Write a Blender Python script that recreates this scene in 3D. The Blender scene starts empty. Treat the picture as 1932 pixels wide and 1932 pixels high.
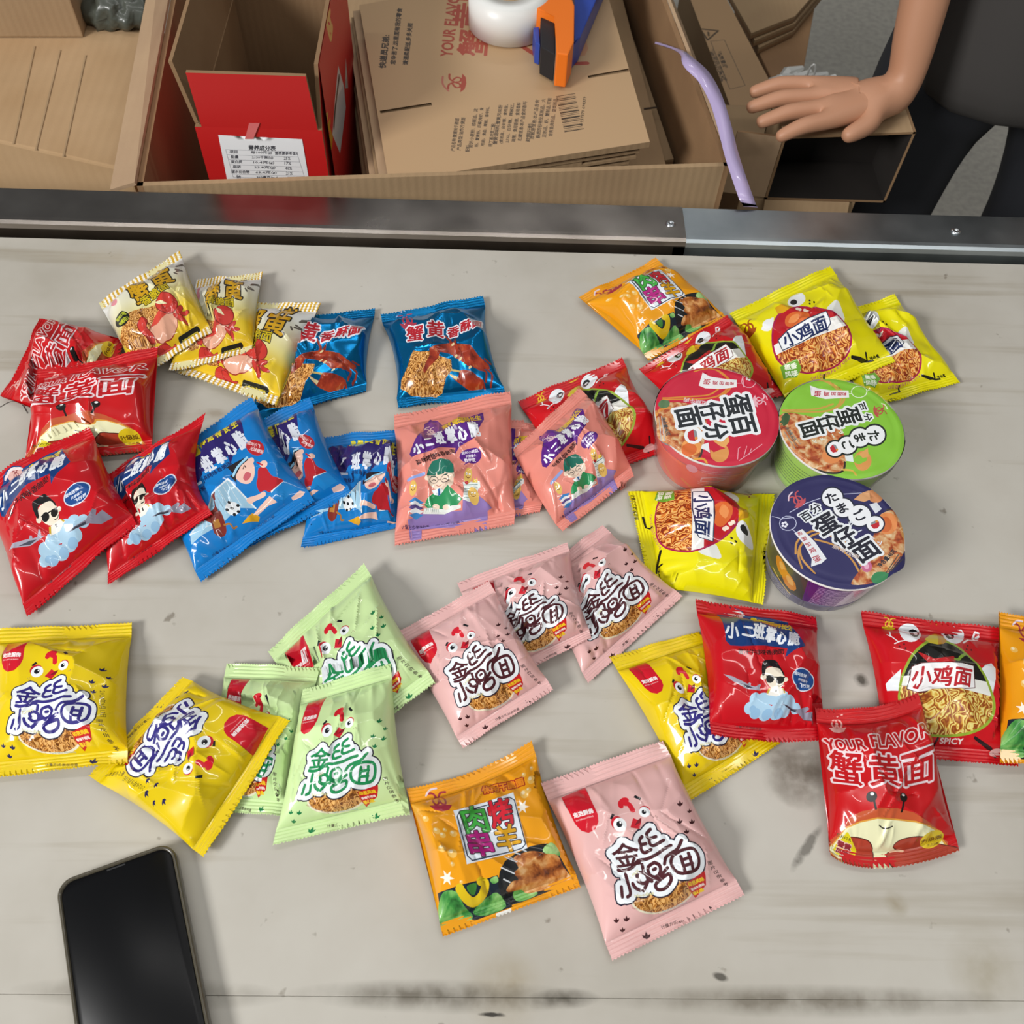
import bpy, bmesh, math, random
import numpy as np
from mathutils import Vector, Matrix
from mathutils.geometry import delaunay_2d_cdt

# ------------------------------------------------------------------ camera, world, lights, exposure
C = bpy.context.scene.collection
SC = bpy.context.scene
F_PX = 1860.0
TABLE = 0.75
EYE = np.array([0.0, 0.0, TABLE + 0.70])
PITCH, YAW, ROLL = 57.5, 2.8, 3.5


def cam_axes():
    p, y, r = [math.radians(a) for a in (PITCH, YAW, ROLL)]
    fwd = np.array([math.sin(y) * math.cos(p), math.cos(y) * math.cos(p), -math.sin(p)])
    right = np.array([math.cos(y), -math.sin(y), 0.0])
    up = np.cross(right, fwd)
    return math.cos(r) * right + math.sin(r) * up, -math.sin(r) * right + math.cos(r) * up, fwd


RX, UP, FW = cam_axes()
cd = bpy.data.cameras.new('camera')
cam = bpy.data.objects.new('camera', cd)
C.objects.link(cam)
cd.sensor_width = 36.0
cd.lens = 36.0 * F_PX / 1932.0
cd.clip_start = 0.02
cam.matrix_world = Matrix([[RX[0], UP[0], -FW[0], EYE[0]], [RX[1], UP[1], -FW[1], EYE[1]],
                           [RX[2], UP[2], -FW[2], EYE[2]], [0, 0, 0, 1]])
SC.camera = cam
cd.dof.use_dof = True
cd.dof.focus_distance = 0.82
cd.dof.aperture_fstop = 14.0

SC.view_settings.view_transform = 'Standard'
SC.view_settings.look = 'None'
SC.view_settings.gamma = 1.0
SC.view_settings.use_curve_mapping = False
SC.view_settings.exposure = -0.12

world = bpy.data.worlds.new('world')
SC.world = world
world.use_nodes = True
wb = world.node_tree.nodes['Background']
wb.inputs[0].default_value = (0.90, 0.96, 1.0, 1)
wb.inputs[1].default_value = 0.19


def area(name, loc, target, sx, sy, power, col=(1, 1, 1)):
    d = bpy.data.lights.new(name, 'AREA')
    d.shape = 'RECTANGLE'
    d.size, d.size_y, d.energy, d.color = sx, sy, power, col
    o = bpy.data.objects.new(name, d)
    C.objects.link(o)
    o.location = loc
    o.rotation_euler = (Vector(target) - Vector(loc)).to_track_quat('-Z', 'Y').to_euler()
    return o


area('window_light', (-2.6, -1.5, 2.9), (0.05, 0.5, 0.75), 1.1, 0.8, 140, (1.0, 0.99, 0.97))
for lx, ly, lw in ((-1.0, -0.7, 7), (0.25, -0.7, 7), (1.4, -0.7, 9), (-1.0, 1.0, 5), (0.25, 1.0, 5), (1.4, 1.0, 5), (0.25, 2.6, 6)):
    area('added_sparkle_tube', (lx, ly, 3.0), (lx, ly, 0.0), 1.1, 0.07, lw, (1.0, 0.98, 0.95))  # unseen tubes, added to give the crinkled film more sharp highlights


def at(px, py, z):
    """point at height z on the line of sight through a photograph pixel"""
    d = FW + RX * ((px - 966.0) / F_PX) - UP * ((py - 966.0) / F_PX)
    return EYE + d * ((z - EYE[2]) / d[2])


def proj(p):
    d = np.asarray(p, float) - EYE
    z = d @ FW
    return np.stack([966.0 + F_PX * (d @ RX) / z, 966.0 - F_PX * (d @ UP) / z], -1)


def at_many(q, z):
    d = FW + RX * ((q[:, :1] - 966.0) / F_PX) - UP * ((q[:, 1:2] - 966.0) / F_PX)
    return EYE + d * ((z - EYE[2]) / d[:, 2])[:, None]


def at_y(px, py, y):
    d = FW + RX * ((px - 966.0) / F_PX) - UP * ((py - 966.0) / F_PX)
    return EYE + d * ((y - EYE[1]) / d[1])


# ------------------------------------------------------------------ helpers
def lin(c):
    if isinstance(c, str):
        c = tuple(int(c[i:i + 2], 16) for i in (0, 2, 4))
    return tuple(((v / 255.0) / 12.92 if v / 255.0 <= 0.04045 else ((v / 255.0 + 0.055) / 1.055) ** 2.4) for v in c)


def tag(o, label=None, cat=None, group=None, kind=None):
    for k, v in (('label', label), ('category', cat), ('group', group), ('kind', kind)):
        if v:
            o[k] = v
    return o


def thing(name, label, cat, loc=(0, 0, 0), group=None):
    o = bpy.data.objects.new(name, None)
    o.empty_display_size = 0.03
    C.objects.link(o)
    o.location = Vector([float(v) for v in loc])
    return tag(o, label, cat, group)


def link(name, me, mats, parent=None, smooth=False):
    o = bpy.data.objects.new(name, me)
    C.objects.link(o)
    for m in (mats if isinstance(mats, (list, tuple)) else [mats]):
        me.materials.append(m)
    if smooth:
        me.polygons.foreach_set('use_smooth', [True] * len(me.polygons))
    if parent is not None:                      # meshes are written in world coordinates
        me.transform(Matrix.Translation(-Vector(world_loc(parent))))
        o.parent = parent
    return o


def world_loc(o):
    v = Vector((0, 0, 0))
    while o is not None:
        v += o.location
        o = o.parent
    return v


def obj(name, bm, mats, parent=None, smooth=False, bevel=0.0, seg=2):
    if bevel:
        bmesh.ops.bevel(bm, geom=list(bm.edges), offset=bevel, segments=seg, affect='EDGES', profile=0.6, clamp_overlap=True)
    bmesh.ops.recalc_face_normals(bm, faces=bm.faces)
    me = bpy.data.meshes.new(name)
    bm.to_mesh(me)
    bm.free()
    return link(name, me, mats, parent, smooth)


def hexa(bm, p):
    """box from 8 points: bottom 4 then top 4"""
    v = [bm.verts.new([float(c) for c in q]) for q in p]
    for f in ((3, 2, 1, 0), (4, 5, 6, 7), (0, 1, 5, 4), (1, 2, 6, 5), (2, 3, 7, 6), (3, 0, 4, 7)):
        bm.faces.new([v[i] for i in f])
    return v


def box(bm, x0, x1, y0, y1, z0, z1):
    return hexa(bm, [(x0, y0, z0), (x1, y0, z0), (x1, y1, z0), (x0, y1, z0), (x0, y0, z1), (x1, y0, z1), (x1, y1, z1), (x0, y1, z1)])


def slab(bm, quad, t):
    """thick sheet: quad of 4 points, thickness t to the side its normal points to"""
    q = [np.array(p, float) for p in quad]
    n = np.cross(q[1] - q[0], q[3] - q[0])
    n = n / np.linalg.norm(n) * t
    return hexa(bm, q + [p + n for p in q])


def lathe(bm, prof, n=64, c=(0, 0, 0), cap0=True, cap1=True):
    rings = []
    for r, z in prof:
        rings.append([bm.verts.new((c[0] + r * math.cos(2 * math.pi * i / n), c[1] + r * math.sin(2 * math.pi * i / n), c[2] + z)) for i in range(n)])
    for a, b in zip(rings, rings[1:]):
        for i in range(n):
            bm.faces.new((a[i], a[(i + 1) % n], b[(i + 1) % n], b[i]))
    if cap0:
        bm.faces.new(rings[0][::-1])
    if cap1:
        bm.faces.new(rings[-1])


def tube(bm, pts, rad, n=10):
    pts = [np.array(p, float) for p in pts]
    rings = []
    for i, p in enumerate(pts):
        d = pts[min(i + 1, len(pts) - 1)] - pts[max(i - 1, 0)]
        d /= np.linalg.norm(d)
        a = np.cross(d, [0.3, 0.2, 1.0]); a /= np.linalg.norm(a)
        b = np.cross(d, a)
        r = rad[i] if isinstance(rad, (list, tuple)) else rad
        rings.append([bm.verts.new(p + r * (math.cos(2 * math.pi * k / n) * a + math.sin(2 * math.pi * k / n) * b)) for k in range(n)])
    for a, b in zip(rings, rings[1:]):
        for k in range(n):
            bm.faces.new((a[k], a[(k + 1) % n], b[(k + 1) % n], b[k]))
    bm.faces.new(rings[0][::-1]); bm.faces.new(rings[-1])


# ------------------------------------------------------------------ materials
MATS = {}


def mat(name, col=None, rough=0.5, metal=0.0, coat=0.0, spec=0.5, bump=None, alpha=1.0):
    if name in MATS:
        return MATS[name]
    m = bpy.data.materials.new(name)
    m.use_nodes = True
    b = m.node_tree.nodes['Principled BSDF']
    if col is not None:
        b.inputs['Base Color'].default_value = (*lin(col), 1)
    b.inputs['Roughness'].default_value = rough
    b.inputs['Metallic'].default_value = metal
    b.inputs['Coat Weight'].default_value = coat
    b.inputs['Coat Roughness'].default_value = 0.045
    b.inputs['Specular IOR Level'].default_value = spec
    b.inputs['Alpha'].default_value = alpha
    MATS[name] = m
    return m


def nd(m, t, **kw):
    n = m.node_tree.nodes.new(t)
    for k, v in kw.items():
        if k in n.inputs.keys():
            n.inputs[k].default_value = v
        else:
            setattr(n, k, v)
    return n


def lk(m, a, ao, b, bi):
    m.node_tree.links.new(a.outputs[ao], b.inputs[bi])


def ramp(m, stops):
    r = nd(m, 'ShaderNodeValToRGB')
    e = r.color_ramp.elements
    while len(e) < len(stops):
        e.new(0.5)
    for i, (p, c) in enumerate(stops):
        e[i].position = p
        e[i].color = (*lin(c), 1)
    return r


def bsdf(m):
    return m.node_tree.nodes['Principled BSDF']


def print_mat(name, rough, metal, coat):
    m = mat(name, 'ffffff', rough, metal, coat)
    a = nd(m, 'ShaderNodeAttribute', attribute_name='print_color')
    lk(m, a, 'Color', bsdf(m), 'Base Color')
    return m


def strand_mat(name, stops, scale=3.0, dist=14.0, rough=0.25, kind='wave'):
    m = mat(name, 'ffffff', rough, 0, 0.3)
    tc = nd(m, 'ShaderNodeTexCoord')
    if kind == 'wave':
        ns = nd(m, 'ShaderNodeTexNoise', Scale=scale * 5, Detail=1.0)
        mx = nd(m, 'ShaderNodeMixRGB', blend_type='ADD', Fac=0.09)
        lk(m, tc, 'UV', mx, 1); lk(m, ns, 'Color', mx, 2); lk(m, tc, 'UV', ns, 'Vector')
        w = nd(m, 'ShaderNodeTexWave', Scale=scale * 3.2, Distortion=dist, Detail=1.0)
        w.inputs['Detail Scale'].default_value = 2.2
        lk(m, mx, 0, w, 'Vector')
        src, so = w, 'Fac'
    elif kind == 'lump':
        v = nd(m, 'ShaderNodeTexVoronoi', Scale=scale * 5)
        lk(m, tc, 'UV', v, 'Vector')
        src, so = v, 'Distance'
    else:
        v = nd(m, 'ShaderNodeTexNoise', Scale=scale * 4, Detail=4.0, Distortion=0.5)
        lk(m, tc, 'UV', v, 'Vector')
        src, so = v, 'Fac'
    r = ramp(m, stops)
    lk(m, src, so, r, 'Fac')
    lk(m, r, 'Color', bsdf(m), 'Base Color')
    return m


PRINT = print_mat('printed_film', 0.32, 0.0, 0.6)
bsdf(PRINT).inputs['Specular IOR Level'].default_value = 0.22
PAPER = print_mat('printed_lid', 0.42, 0.0, 0.0)
FOIL = print_mat('metallic_film', 0.24, 0.82, 0.0)
strand_mat('noodle_cake', [(0.0, '6b3a10'), (0.35, 'b9762c'), (0.7, 'd99a4c'), (1.0, 'e8b670')], 3.6, 14)
strand_mat('noodle_sauced', [(0.0, '7a2408'), (0.3, 'c25a14'), (0.65, 'e08a34'), (1.0, 'f0c070')], 2.5, 14)
strand_mat('noodle_pale', [(0.0, '8a3c10'), (0.35, 'b87828'), (0.7, 'd8b048'), (1.0, 'e6d884')], 2.4, 14)
strand_mat('roast_meat', [(0.3, '4c2410'), (0.42, '96501f'), (0.52, 'bd7434'), (0.64, 'd8a060'), (0.75, 'e8c090')], 3.4, 0, 0.25, 'noise')
strand_mat('lettuce', [(0.3, '1c4a20'), (0.42, '3c8a3c'), (0.55, '7cb862'), (0.7, 'b4d490')], 2.0, 0, 0.25, 'noise')
strand_mat('crab_shell', [(0.25, '4a140a'), (0.45, '8c2812'), (0.62, 'a83c1c'), (0.75, 'c88a50')], 3.5, 0, 0.25, 'noise')
strand_mat('stew', [(0.25, '6a2412'), (0.40, 'ac4a20'), (0.5, 'c8824c'), (0.6, 'd8b080'), (0.75, 'ead8b8')], 4.0, 0, 0.4, 'noise')
MATLIST = [PRINT, FOIL, MATS['noodle_cake'], MATS['noodle_sauced'], MATS['noodle_pale'], MATS['roast_meat'],
           MATS['lettuce'], MATS['crab_shell'], MATS['stew'], PAPER]
MI = dict(print=0, foil=1, noodle=2, sauced=3, pale=4, meat=5, lettuce=6, shell=7, stew=8, paper=9)
# light reads in real time off these textures' UVs, which are metres x 10


def kraft_mat(name, c1, c2, lines=0.0, rough=0.75):
    m = mat(name, c1, rough, spec=0.25)
    tc = nd(m, 'ShaderNodeTexCoord')
    n1 = nd(m, 'ShaderNodeTexNoise', Scale=9.0, Detail=5.0)
    lk(m, tc, 'Object', n1, 'Vector')
    r = ramp(m, [(0.3, c1), (0.7, c2)])
    lk(m, n1, 'Fac', r, 'Fac')
    n2 = nd(m, 'ShaderNodeTexNoise', Scale=420.0, Detail=2.0)
    lk(m, tc, 'Object', n2, 'Vector')
    b = nd(m, 'ShaderNodeBump', Strength=0.12, Distance=0.001)
    lk(m, n2, 'Fac', b, 'Height')
    if lines:
        w = nd(m, 'ShaderNodeTexWave', Scale=lines, Distortion=0.6)
        lk(m, tc, 'Object', w, 'Vector')
        b2 = nd(m, 'ShaderNodeBump', Strength=0.12, Distance=0.0015)
        lk(m, w, 'Fac', b2, 'Height'); lk(m, b, 'Normal', b2, 'Normal')
        b = b2
    lk(m, r, 'Color', bsdf(m), 'Base Color')
    lk(m, b, 'Normal', bsdf(m), 'Normal')
    return m


KRAFT = kraft_mat('kraft_board', 'ab906e', '9d8263', 36.0)
KRAFT2 = kraft_mat('kraft_board_pale', 'b69a7a', 'a88c70', 30.0)
KRAFT3 = kraft_mat('kraft_board_brown', '9c7a58', '8c6c4e', 40.0)
KRAFT_IN = kraft_mat('kraft_inside', '94785a', '86694c', 36.0)
FLUTE = mat('cut_board_edge', '8a6c4c', 0.9)
SEAL = 0.105          # share of a packet's length taken by each crimped seal
# ------------------------------------------------------------------ printed designs: outlines cut into the film itself
GLY = {}


def glyph_loops(s, res):
    key = (s, res)
    if key in GLY:
        return GLY[key]
    c = bpy.data.curves.new('t', 'FONT')
    c.body = s
    o = bpy.data.objects.new('t', c)
    C.objects.link(o)
    cu = o.to_curve(bpy.context.evaluated_depsgraph_get())
    loops = []
    for sp in cu.splines:
        bp = sp.bezier_points
        pts, n = [], len(sp.bezier_points)
        for i in range(n):
            a, b = bp[i], bp[(i + 1) % n]
            p0, p1, p2, p3 = [np.array(q[:2]) for q in (a.co, a.handle_right, b.handle_left, b.co)]
            pts.append(p0)
            ch = p3 - p0
            L = np.linalg.norm(ch) + 1e-9
            dev = max(abs(np.cross(ch, p1 - p0)), abs(np.cross(ch, p2 - p0))) / L
            if dev > 0.012 and res:
                for k in range(1, res + 1):
                    t = k / (res + 1)
                    pts.append((1 - t) ** 3 * p0 + 3 * (1 - t) ** 2 * t * p1 + 3 * (1 - t) * t * t * p2 + t ** 3 * p3)
        if len(pts) > 2:
            loops.append(np.array(pts))
    o.to_curve_clear()
    bpy.data.objects.remove(o)
    bpy.data.curves.remove(c)
    GLY[key] = loops
    return loops


def smooth_poly(pts, closed, k=4):
    """Catmull-Rom through the points"""
    p = np.array(pts, float)
    n = len(p)
    out = []
    for i in range(n if closed else n - 1):
        a = p[(i - 1) % n] if closed or i > 0 else p[0]
        b, c = p[i], p[(i + 1) % n]
        d = p[(i + 2) % n] if closed or i + 2 < n else p[-1]
        for j in range(k):
            t = j / k
            out.append(0.5 * (2 * b + (c - a) * t + (2 * a - 5 * b + 4 * c - d) * t * t + (3 * b - a - 3 * c + d) * t ** 3))
    if not closed:
        out.append(p[-1])
    return np.array(out)


def offset_loop(p, r, closed):
    """constraint lines at distance r: outside of a closed loop, all round an open line"""
    res = []
    n = len(p)
    if not closed:
        q = np.vstack([p, p[::-1][1:-1]]) if n > 1 else p
        return offset_loop(q, r, True)
    out = []
    e = np.roll(p, -1, 0) - p
    L = np.linalg.norm(e, axis=1) + 1e-12
    nrm = np.stack([e[:, 1], -e[:, 0]], 1) / L[:, None]
    for i in range(n):
        a, b = nrm[i - 1], nrm[i]
        dot, cr = float(a @ b), float(a[0] * b[1] - a[1] * b[0])
        if cr > 0.02 or dot < -0.9:
            ang = math.atan2(abs(cr), dot) if dot > -0.9 else math.pi
            steps = max(1, int(ang / 0.6))
            a0 = math.atan2(a[1], a[0])
            for k in range(steps + 1):
                out.append(p[i] + r * np.array([math.cos(a0 + ang * k / steps), math.sin(a0 + ang * k / steps)]))
        else:
            m = a + b
            m /= np.linalg.norm(m) + 1e-9
            out.append(p[i] + m * r / max(0.5, float(m @ b)))
    return np.array(out)


def area2(p):
    q = np.roll(p, -1, 0)
    return float(np.sum(p[:, 0] * q[:, 1] - p[:, 1] * q[:, 0]))


def homography(src, dst):
    A = []
    for (x, y), (u, v) in zip(src, dst):
        A.append([x, y, 1, 0, 0, 0, -u * x, -u * y, -u])
        A.append([0, 0, 0, x, y, 1, -v * x, -v * y, -v])
    return np.linalg.svd(np.array(A, float))[2][-1].reshape(3, 3)


class Design:
    """Outlines traced in zoomed-photo coordinates of one clean sample (origin o, scale s), mapped flat to millimetres."""

    def __init__(self, o, s, base, mat='print', quad=None, size=(92, 104), plane=None):
        self.o, self.s, self.size = np.array(o, float), s, size
        self.base, self.basemat, self.layers = base, mat, []
        self.plane = plane
        self.sq = 0.84
        if quad is not None:
            W, L = size
            self.H = homography(quad, [(0, L), (W, L), (W, 0), (0, 0)])

    def m(self, pts):
        p = np.array(pts, float).reshape(-1, 2)
        q = self.o + p / self.s
        if self.plane is not None:
            return self.plane(q)
        g = q.copy()
        W, L = self.size
        for _ in range(4):                       # the sample was puffed up when it was photographed
            h = np.c_[g, np.ones(len(g))] @ self.H.T
            r = h[:, :2] / h[:, 2:]
            x, y = np.clip(2 * r[:, 0] / W - 1, -1, 1), np.clip((2 * r[:, 1] / L - 1) / (1 - 2 * SEAL), -1, 1)
            hh = 0.019 * (1 - np.abs(x) ** 3.2) ** 0.55 * (1 - np.abs(y) ** 2.6) ** 0.72
            b = at_many(g, np.full(len(g), TABLE + 0.006))
            up_ = b + np.c_[np.zeros((len(g), 2)), hh]
            g = q - (proj(up_) - g)
        return r

    def k(self, pt):
        """millimetres per zoom pixel near pt"""
        a = self.m([pt, (pt[0] + 10, pt[1]), (pt[0], pt[1] + 10)])
        return (np.linalg.norm(a[1] - a[0]) + np.linalg.norm(a[2] - a[0])) / 20.0

    def _loops(self, loops, col, mat, r=0.0, raw=False):
        L = [l if raw else self.m(l) for l in loops]
        big = max(L, key=lambda l: abs(area2(l)))
        if area2(big) < 0:
            L = [l[::-1] for l in L]
        self.layers.append(dict(loops=L, r=r, col=col, mat=mat, open=False))

    def poly(self, pts, col, mat='print', smooth=True, out=None):
        p = smooth_poly(pts, True, 3) if smooth else np.array(pts, float)
        if out:
            self._loops([p], out[1], 'print', out[0] * self.k(pts[0]))
        self._loops([p], col, mat)

    def ell(self, cx, cy, rx, ry=None, col='ffffff', rot=0, mat='print', out=None, n=None):
        ry = ry or rx
        n = n or max(10, min(28, int(rx / 3)))
        t = np.linspace(0, 2 * math.pi, n, endpoint=False)
        c, s = math.cos(math.radians(-rot)), math.sin(math.radians(-rot))
        x, y = rx * np.cos(t), ry * np.sin(t)
        self.poly(np.c_[cx + c * x - s * y, cy + s * x + c * y], col, mat, False, out)

    def line(self, pts, w, col, mat='print', smooth=True):
        p = smooth_poly(pts, False, 4) if smooth and len(pts) > 2 else np.array(pts, float)
        self.layers.append(dict(loops=[self.m(p)], r=w / 2 * self.k(pts[0]), col=col, mat=mat, open=True))

    def lines(self, strokes, w, col, smooth=True):
        ls = [self.m(smooth_poly(p, False, 4) if smooth and len(p) > 2 else p) for p in strokes]
        self.layers.append(dict(loops=ls, r=w / 2 * self.k(strokes[0][0]), col=col, mat='print', open=True))

    def text(self, s, cx, cy, h, rot=0, col='000000', bold=0.0, outs=(), w=None, res=2, shear=0.0, spread=None):
        """s centred at (cx, cy), glyph height h, turned rot degrees anticlockwise; bold and outs are in zoom pixels"""
        loops = glyph_loops(s, res)
        allp = np.vstack(loops)
        lo, hi = allp.min(0), allp.max(0)
        sy = h / (hi[1] - lo[1]) if len(s) > 1 else h / 0.88
        sx = w / (hi[0] - lo[0]) if w else sy
        mid = (lo + hi) / 2
        c, sn = math.cos(math.radians(rot)), math.sin(math.radians(rot))
        res_l = []
        for l in loops:
            q = (l - mid) * [sx, sy]
            q[:, 0] += shear * q[:, 1]
            res_l.append(np.c_[cx + c * q[:, 0] - sn * q[:, 1], cy - self.sq * (sn * q[:, 0] + c * q[:, 1])])
        k = self.k((cx, cy))
        for r, oc in outs:
            self._loops(res_l, oc, 'print', r * k)
        self._loops(res_l, col, 'print', bold * k)

    def row(self, chars, **kw):
        for ch, x, y, h, *w in chars:
            self.text(ch, x, y, h, **({**kw, 'w': w[0]} if w else kw))

    def logo(self, cx, cy, s, col, rot=0, col2=None):
        c, sn = math.cos(math.radians(rot)), math.sin(math.radians(rot))

        def T(pts):
            return [(cx + s * (c * x - sn * -y) , cy + s * (-sn * x + c * y)) for x, y in pts]
        for sg in (-1, 1):
            self.line(T([(sg * 0.75, -0.75), (sg * 0.3, -0.7), (sg * 0.02, -0.2), (-sg * 0.12, 0.35), (-sg * 0.42, 0.42), (-sg * 0.5, 0.0), (-sg * 0.2, -0.35)]), s * 0.16, col)
        self.poly(T([(-0.95, 0.5), (0.95, 0.5), (0.6, 0.9), (0, 1.02), (-0.6, 0.9)]), col, smooth=False)
        if col2:
            self.line(T([(-0.9, -0.6), (-0.5, -1.0), (0.1, -1.1)]), s * 0.16, col2)

    def foot(self, x, y, s, col, rot=0):
        for a, ln in ((-38, 0.9), (0, 1.1), (38, 0.9)):
            t = math.radians(rot + a)
            dx, dy = -math.sin(t), -math.cos(t)
            self.poly([(x, y + 0.45 * s), (x + dx * s * ln * 0.55 - dy * s * 0.2, y + 0.45 * s + dy * s * ln * 0.55 + dx * s * 0.2),
                       (x + dx * s * ln, y + 0.45 * s + dy * s * ln), (x + dx * s * ln * 0.55 + dy * s * 0.2, y + 0.45 * s + dy * s * ln * 0.55 - dx * s * 0.2)], col, smooth=False)

    # -------------------------------------------------------------- triangulate
    def build(self, gx, gy, keep, extra=()):
        """gx, gy grid points (k,2); extra: closed/open chains of constraint points; keep(cent)->mask"""
        if hasattr(self, 'tri'):
            return self.tri
        V = [gx]
        E = []
        nv = len(gx)

        def chain(p, closed):
            nonlocal nv
            n = len(p)
            V.append(p)
            a = np.arange(nv, nv + n - (0 if closed else 1))
            b = a + 1
            if closed:
                b[-1] = nv
            E.append(np.c_[a, b])
            nv += n
        for p, closed in extra:
            chain(np.array(p, float), closed)
        lo, hi = gx.min(0) - 0.01, gx.max(0) + 0.01
        for ly in self.layers:
            for l in ly['loops']:
                q = offset_loop(l, ly['r'], not ly['open']) if ly['r'] > 0 else l
                q = np.clip(q, lo, hi)
                keepm = np.linalg.norm(q - np.roll(q, 1, 0), axis=1) > 0.02
                q = q[keepm]
                if len(q) > 2:
                    chain(q, True)
        V = np.vstack(V)
        E = np.vstack(E) if E else np.zeros((0, 2), int)
        r = delaunay_2d_cdt([Vector((float(a), float(b))) for a, b in V], [(int(a), int(b)) for a, b in E], [], 0, 2e-3)
        P = np.array([(v.x, v.y) for v in r[0]])
        T = np.array([f for f in r[2] if len(f) == 3])
        a, b, c = P[T[:, 0]], P[T[:, 1]], P[T[:, 2]]
        ar = (b[:, 0] - a[:, 0]) * (c[:, 1] - a[:, 1]) - (b[:, 1] - a[:, 1]) * (c[:, 0] - a[:, 0])
        T[ar < 0] = T[ar < 0][:, ::-1]
        T = T[np.abs(ar) > 1e-6]
        cen = P[T].mean(1)
        T, cen = T[keep(cen)], cen[keep(cen)]
        col = np.zeros((len(T), 3))
        col[:] = self.base(cen) if callable(self.base) else lin(self.base)
        mi = np.full(len(T), MI[self.basemat])
        for ly in self.layers:
            ins = np.zeros(len(T), bool)
            r_ = ly['r']
            for l in ly['loops']:
                if not ly['open']:
                    idx = np.nonzero(((cen >= l.min(0)) & (cen <= l.max(0))).all(1))[0]
                    if len(idx):
                        x, y = cen[idx, 0][:, None], cen[idx, 1][:, None]
                        q = np.roll(l, -1, 0)
                        up = (l[:, 1] > y) != (q[:, 1] > y)
                        xi = (q[:, 0] - l[:, 0]) * (y - l[:, 1]) / (q[:, 1] - l[:, 1] + 1e-15) + l[:, 0]
                        ins[idx] ^= (np.sum(up & (x < xi), 1) % 2).astype(bool)
            if r_ > 0:
                for l in ly['loops']:
                    A, B = (l[:-1], l[1:]) if ly['open'] else (l, np.roll(l, -1, 0))
                    for k in range(0, len(A), 24):
                        a, b = A[k:k + 24], B[k:k + 24]
                        lo2, hi2 = np.minimum(a, b).min(0) - r_, np.maximum(a, b).max(0) + r_
                        idx = np.nonzero(((cen >= lo2) & (cen <= hi2)).all(1) & ~ins)[0]
                        if len(idx):
                            d = b - a
                            w = cen[idx][:, None, :] - a
                            t = np.clip((w * d).sum(2) / ((d * d).sum(1) + 1e-12), 0, 1)
                            dist = np.linalg.norm(w - t[..., None] * d, axis=2).min(1)
                            ins[idx[dist < r_]] = True
            col[ins] = lin(ly['col'])
            mi[ins] = MI[ly['mat']]
        self.tri = (P, T, col, mi, cen)
        return self.tri


def raw_mesh(name, P, T, col=None, mi=None, uv=None, nrm=None):
    used, inv = np.unique(T, return_inverse=True)
    T2 = inv.reshape(T.shape)
    me = bpy.data.meshes.new(name)
    n, k = len(T2), len(used)
    me.vertices.add(k)
    me.vertices.foreach_set('co', P[used].astype(np.float32).ravel())
    me.loops.add(n * 3)
    me.loops.foreach_set('vertex_index', T2.astype(np.int32).ravel())
    me.polygons.add(n)
    me.polygons.foreach_set('loop_start', np.arange(0, n * 3, 3, dtype=np.int32))
    me.polygons.foreach_set('loop_total', np.full(n, 3, np.int32))
    me.polygons.foreach_set('use_smooth', np.ones(n, bool))
    if mi is not None:
        me.polygons.foreach_set('material_index', mi.astype(np.int32))
    me.update(calc_edges=True)
    if col is not None:
        at_ = me.attributes.new('print_color', 'FLOAT_COLOR', 'FACE')
        at_.data.foreach_set('color', np.c_[col, np.ones(n)].astype(np.float32).ravel())
    if uv is not None:
        ul = me.uv_layers.new(name='UVMap')
        ul.data.foreach_set('uv', uv[used][T2.ravel()].astype(np.float32).ravel())
    if nrm is not None:
        me.normals_split_custom_set_from_vertices([tuple(v) for v in nrm[used].tolist()])
    return me


# ------------------------------------------------------------------ pillow packets


def packet_grid(W, L):
    us = np.linspace(0, W, 81)
    s = SEAL * L
    vs = np.r_[np.linspace(0, s, 15), np.linspace(s, L - s, 78)[1:-1], np.linspace(L - s, L, 15)]
    g = np.stack(np.meshgrid(us, vs), -1)
    zig = [(x, 1.1 if i % 2 else 0.0) for i, x in enumerate(np.linspace(0, W, 75))]
    zag = [(x, L - y) for x, y in zig]
    g = g[2:-2]                                # the zigzag replaces the outermost rows
    pts = np.vstack([g.reshape(-1, 2), [(x, 1.6) for x in us], [(x, L - 1.6) for x in us]])
    ex = [(zig, False), (zag, False)] + [([(x, v) for x in us], False) for v in (s, L - s)]
    period = W / 74 * 2

    def keep(c):
        ph = np.abs(((c[:, 0] / period) % 1.0) - 0.5) * 2          # 1 at teeth tips
        edge = 1.1 * (1 - ph)
        return (c[:, 1] > edge - 0.02) & (c[:, 1] < L - edge + 0.02)
    return pts, ex, keep


def serendipity(P, s, t):
    """8-node patch: P = BL BR TR TL B R T L"""
    N = [(1 - s) * (1 - t) * (-s - t - 1) / 4, (1 + s) * (1 - t) * (s - t - 1) / 4, (1 + s) * (1 + t) * (s + t - 1) / 4,
         (1 - s) * (1 + t) * (-s + t - 1) / 4, (1 - s * s) * (1 - t) / 2, (1 + s) * (1 - t * t) / 2,
         (1 - s * s) * (1 + t) / 2, (1 - s) * (1 - t * t) / 2]
    return sum(n[:, None] * p for n, p in zip(N, P))


PACKS = []
UX0, UY0, UC, UN, UM = -0.62, 0.0, 0.002, 680, 440
UNDER = np.full((UN, UM), 9.0)          # lowest underside of what already lies above each spot


def under_ix(X):
    return np.clip(((X[:, 0] - UX0) / UC).astype(int), 3, UN - 4), np.clip(((X[:, 1] - UY0) / UC).astype(int), 3, UM - 4)


def press(X, gap):
    i, j = under_ix(X)
    lim = np.min([UNDER[i + a, j + b] for a in (-2, -1, 0, 1, 2) for b in (-2, -1, 0, 1, 2)], axis=0) - gap
    X[:, 2] = np.maximum(np.minimum(X[:, 2], lim), TABLE + 0.0002)
    return X


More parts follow.
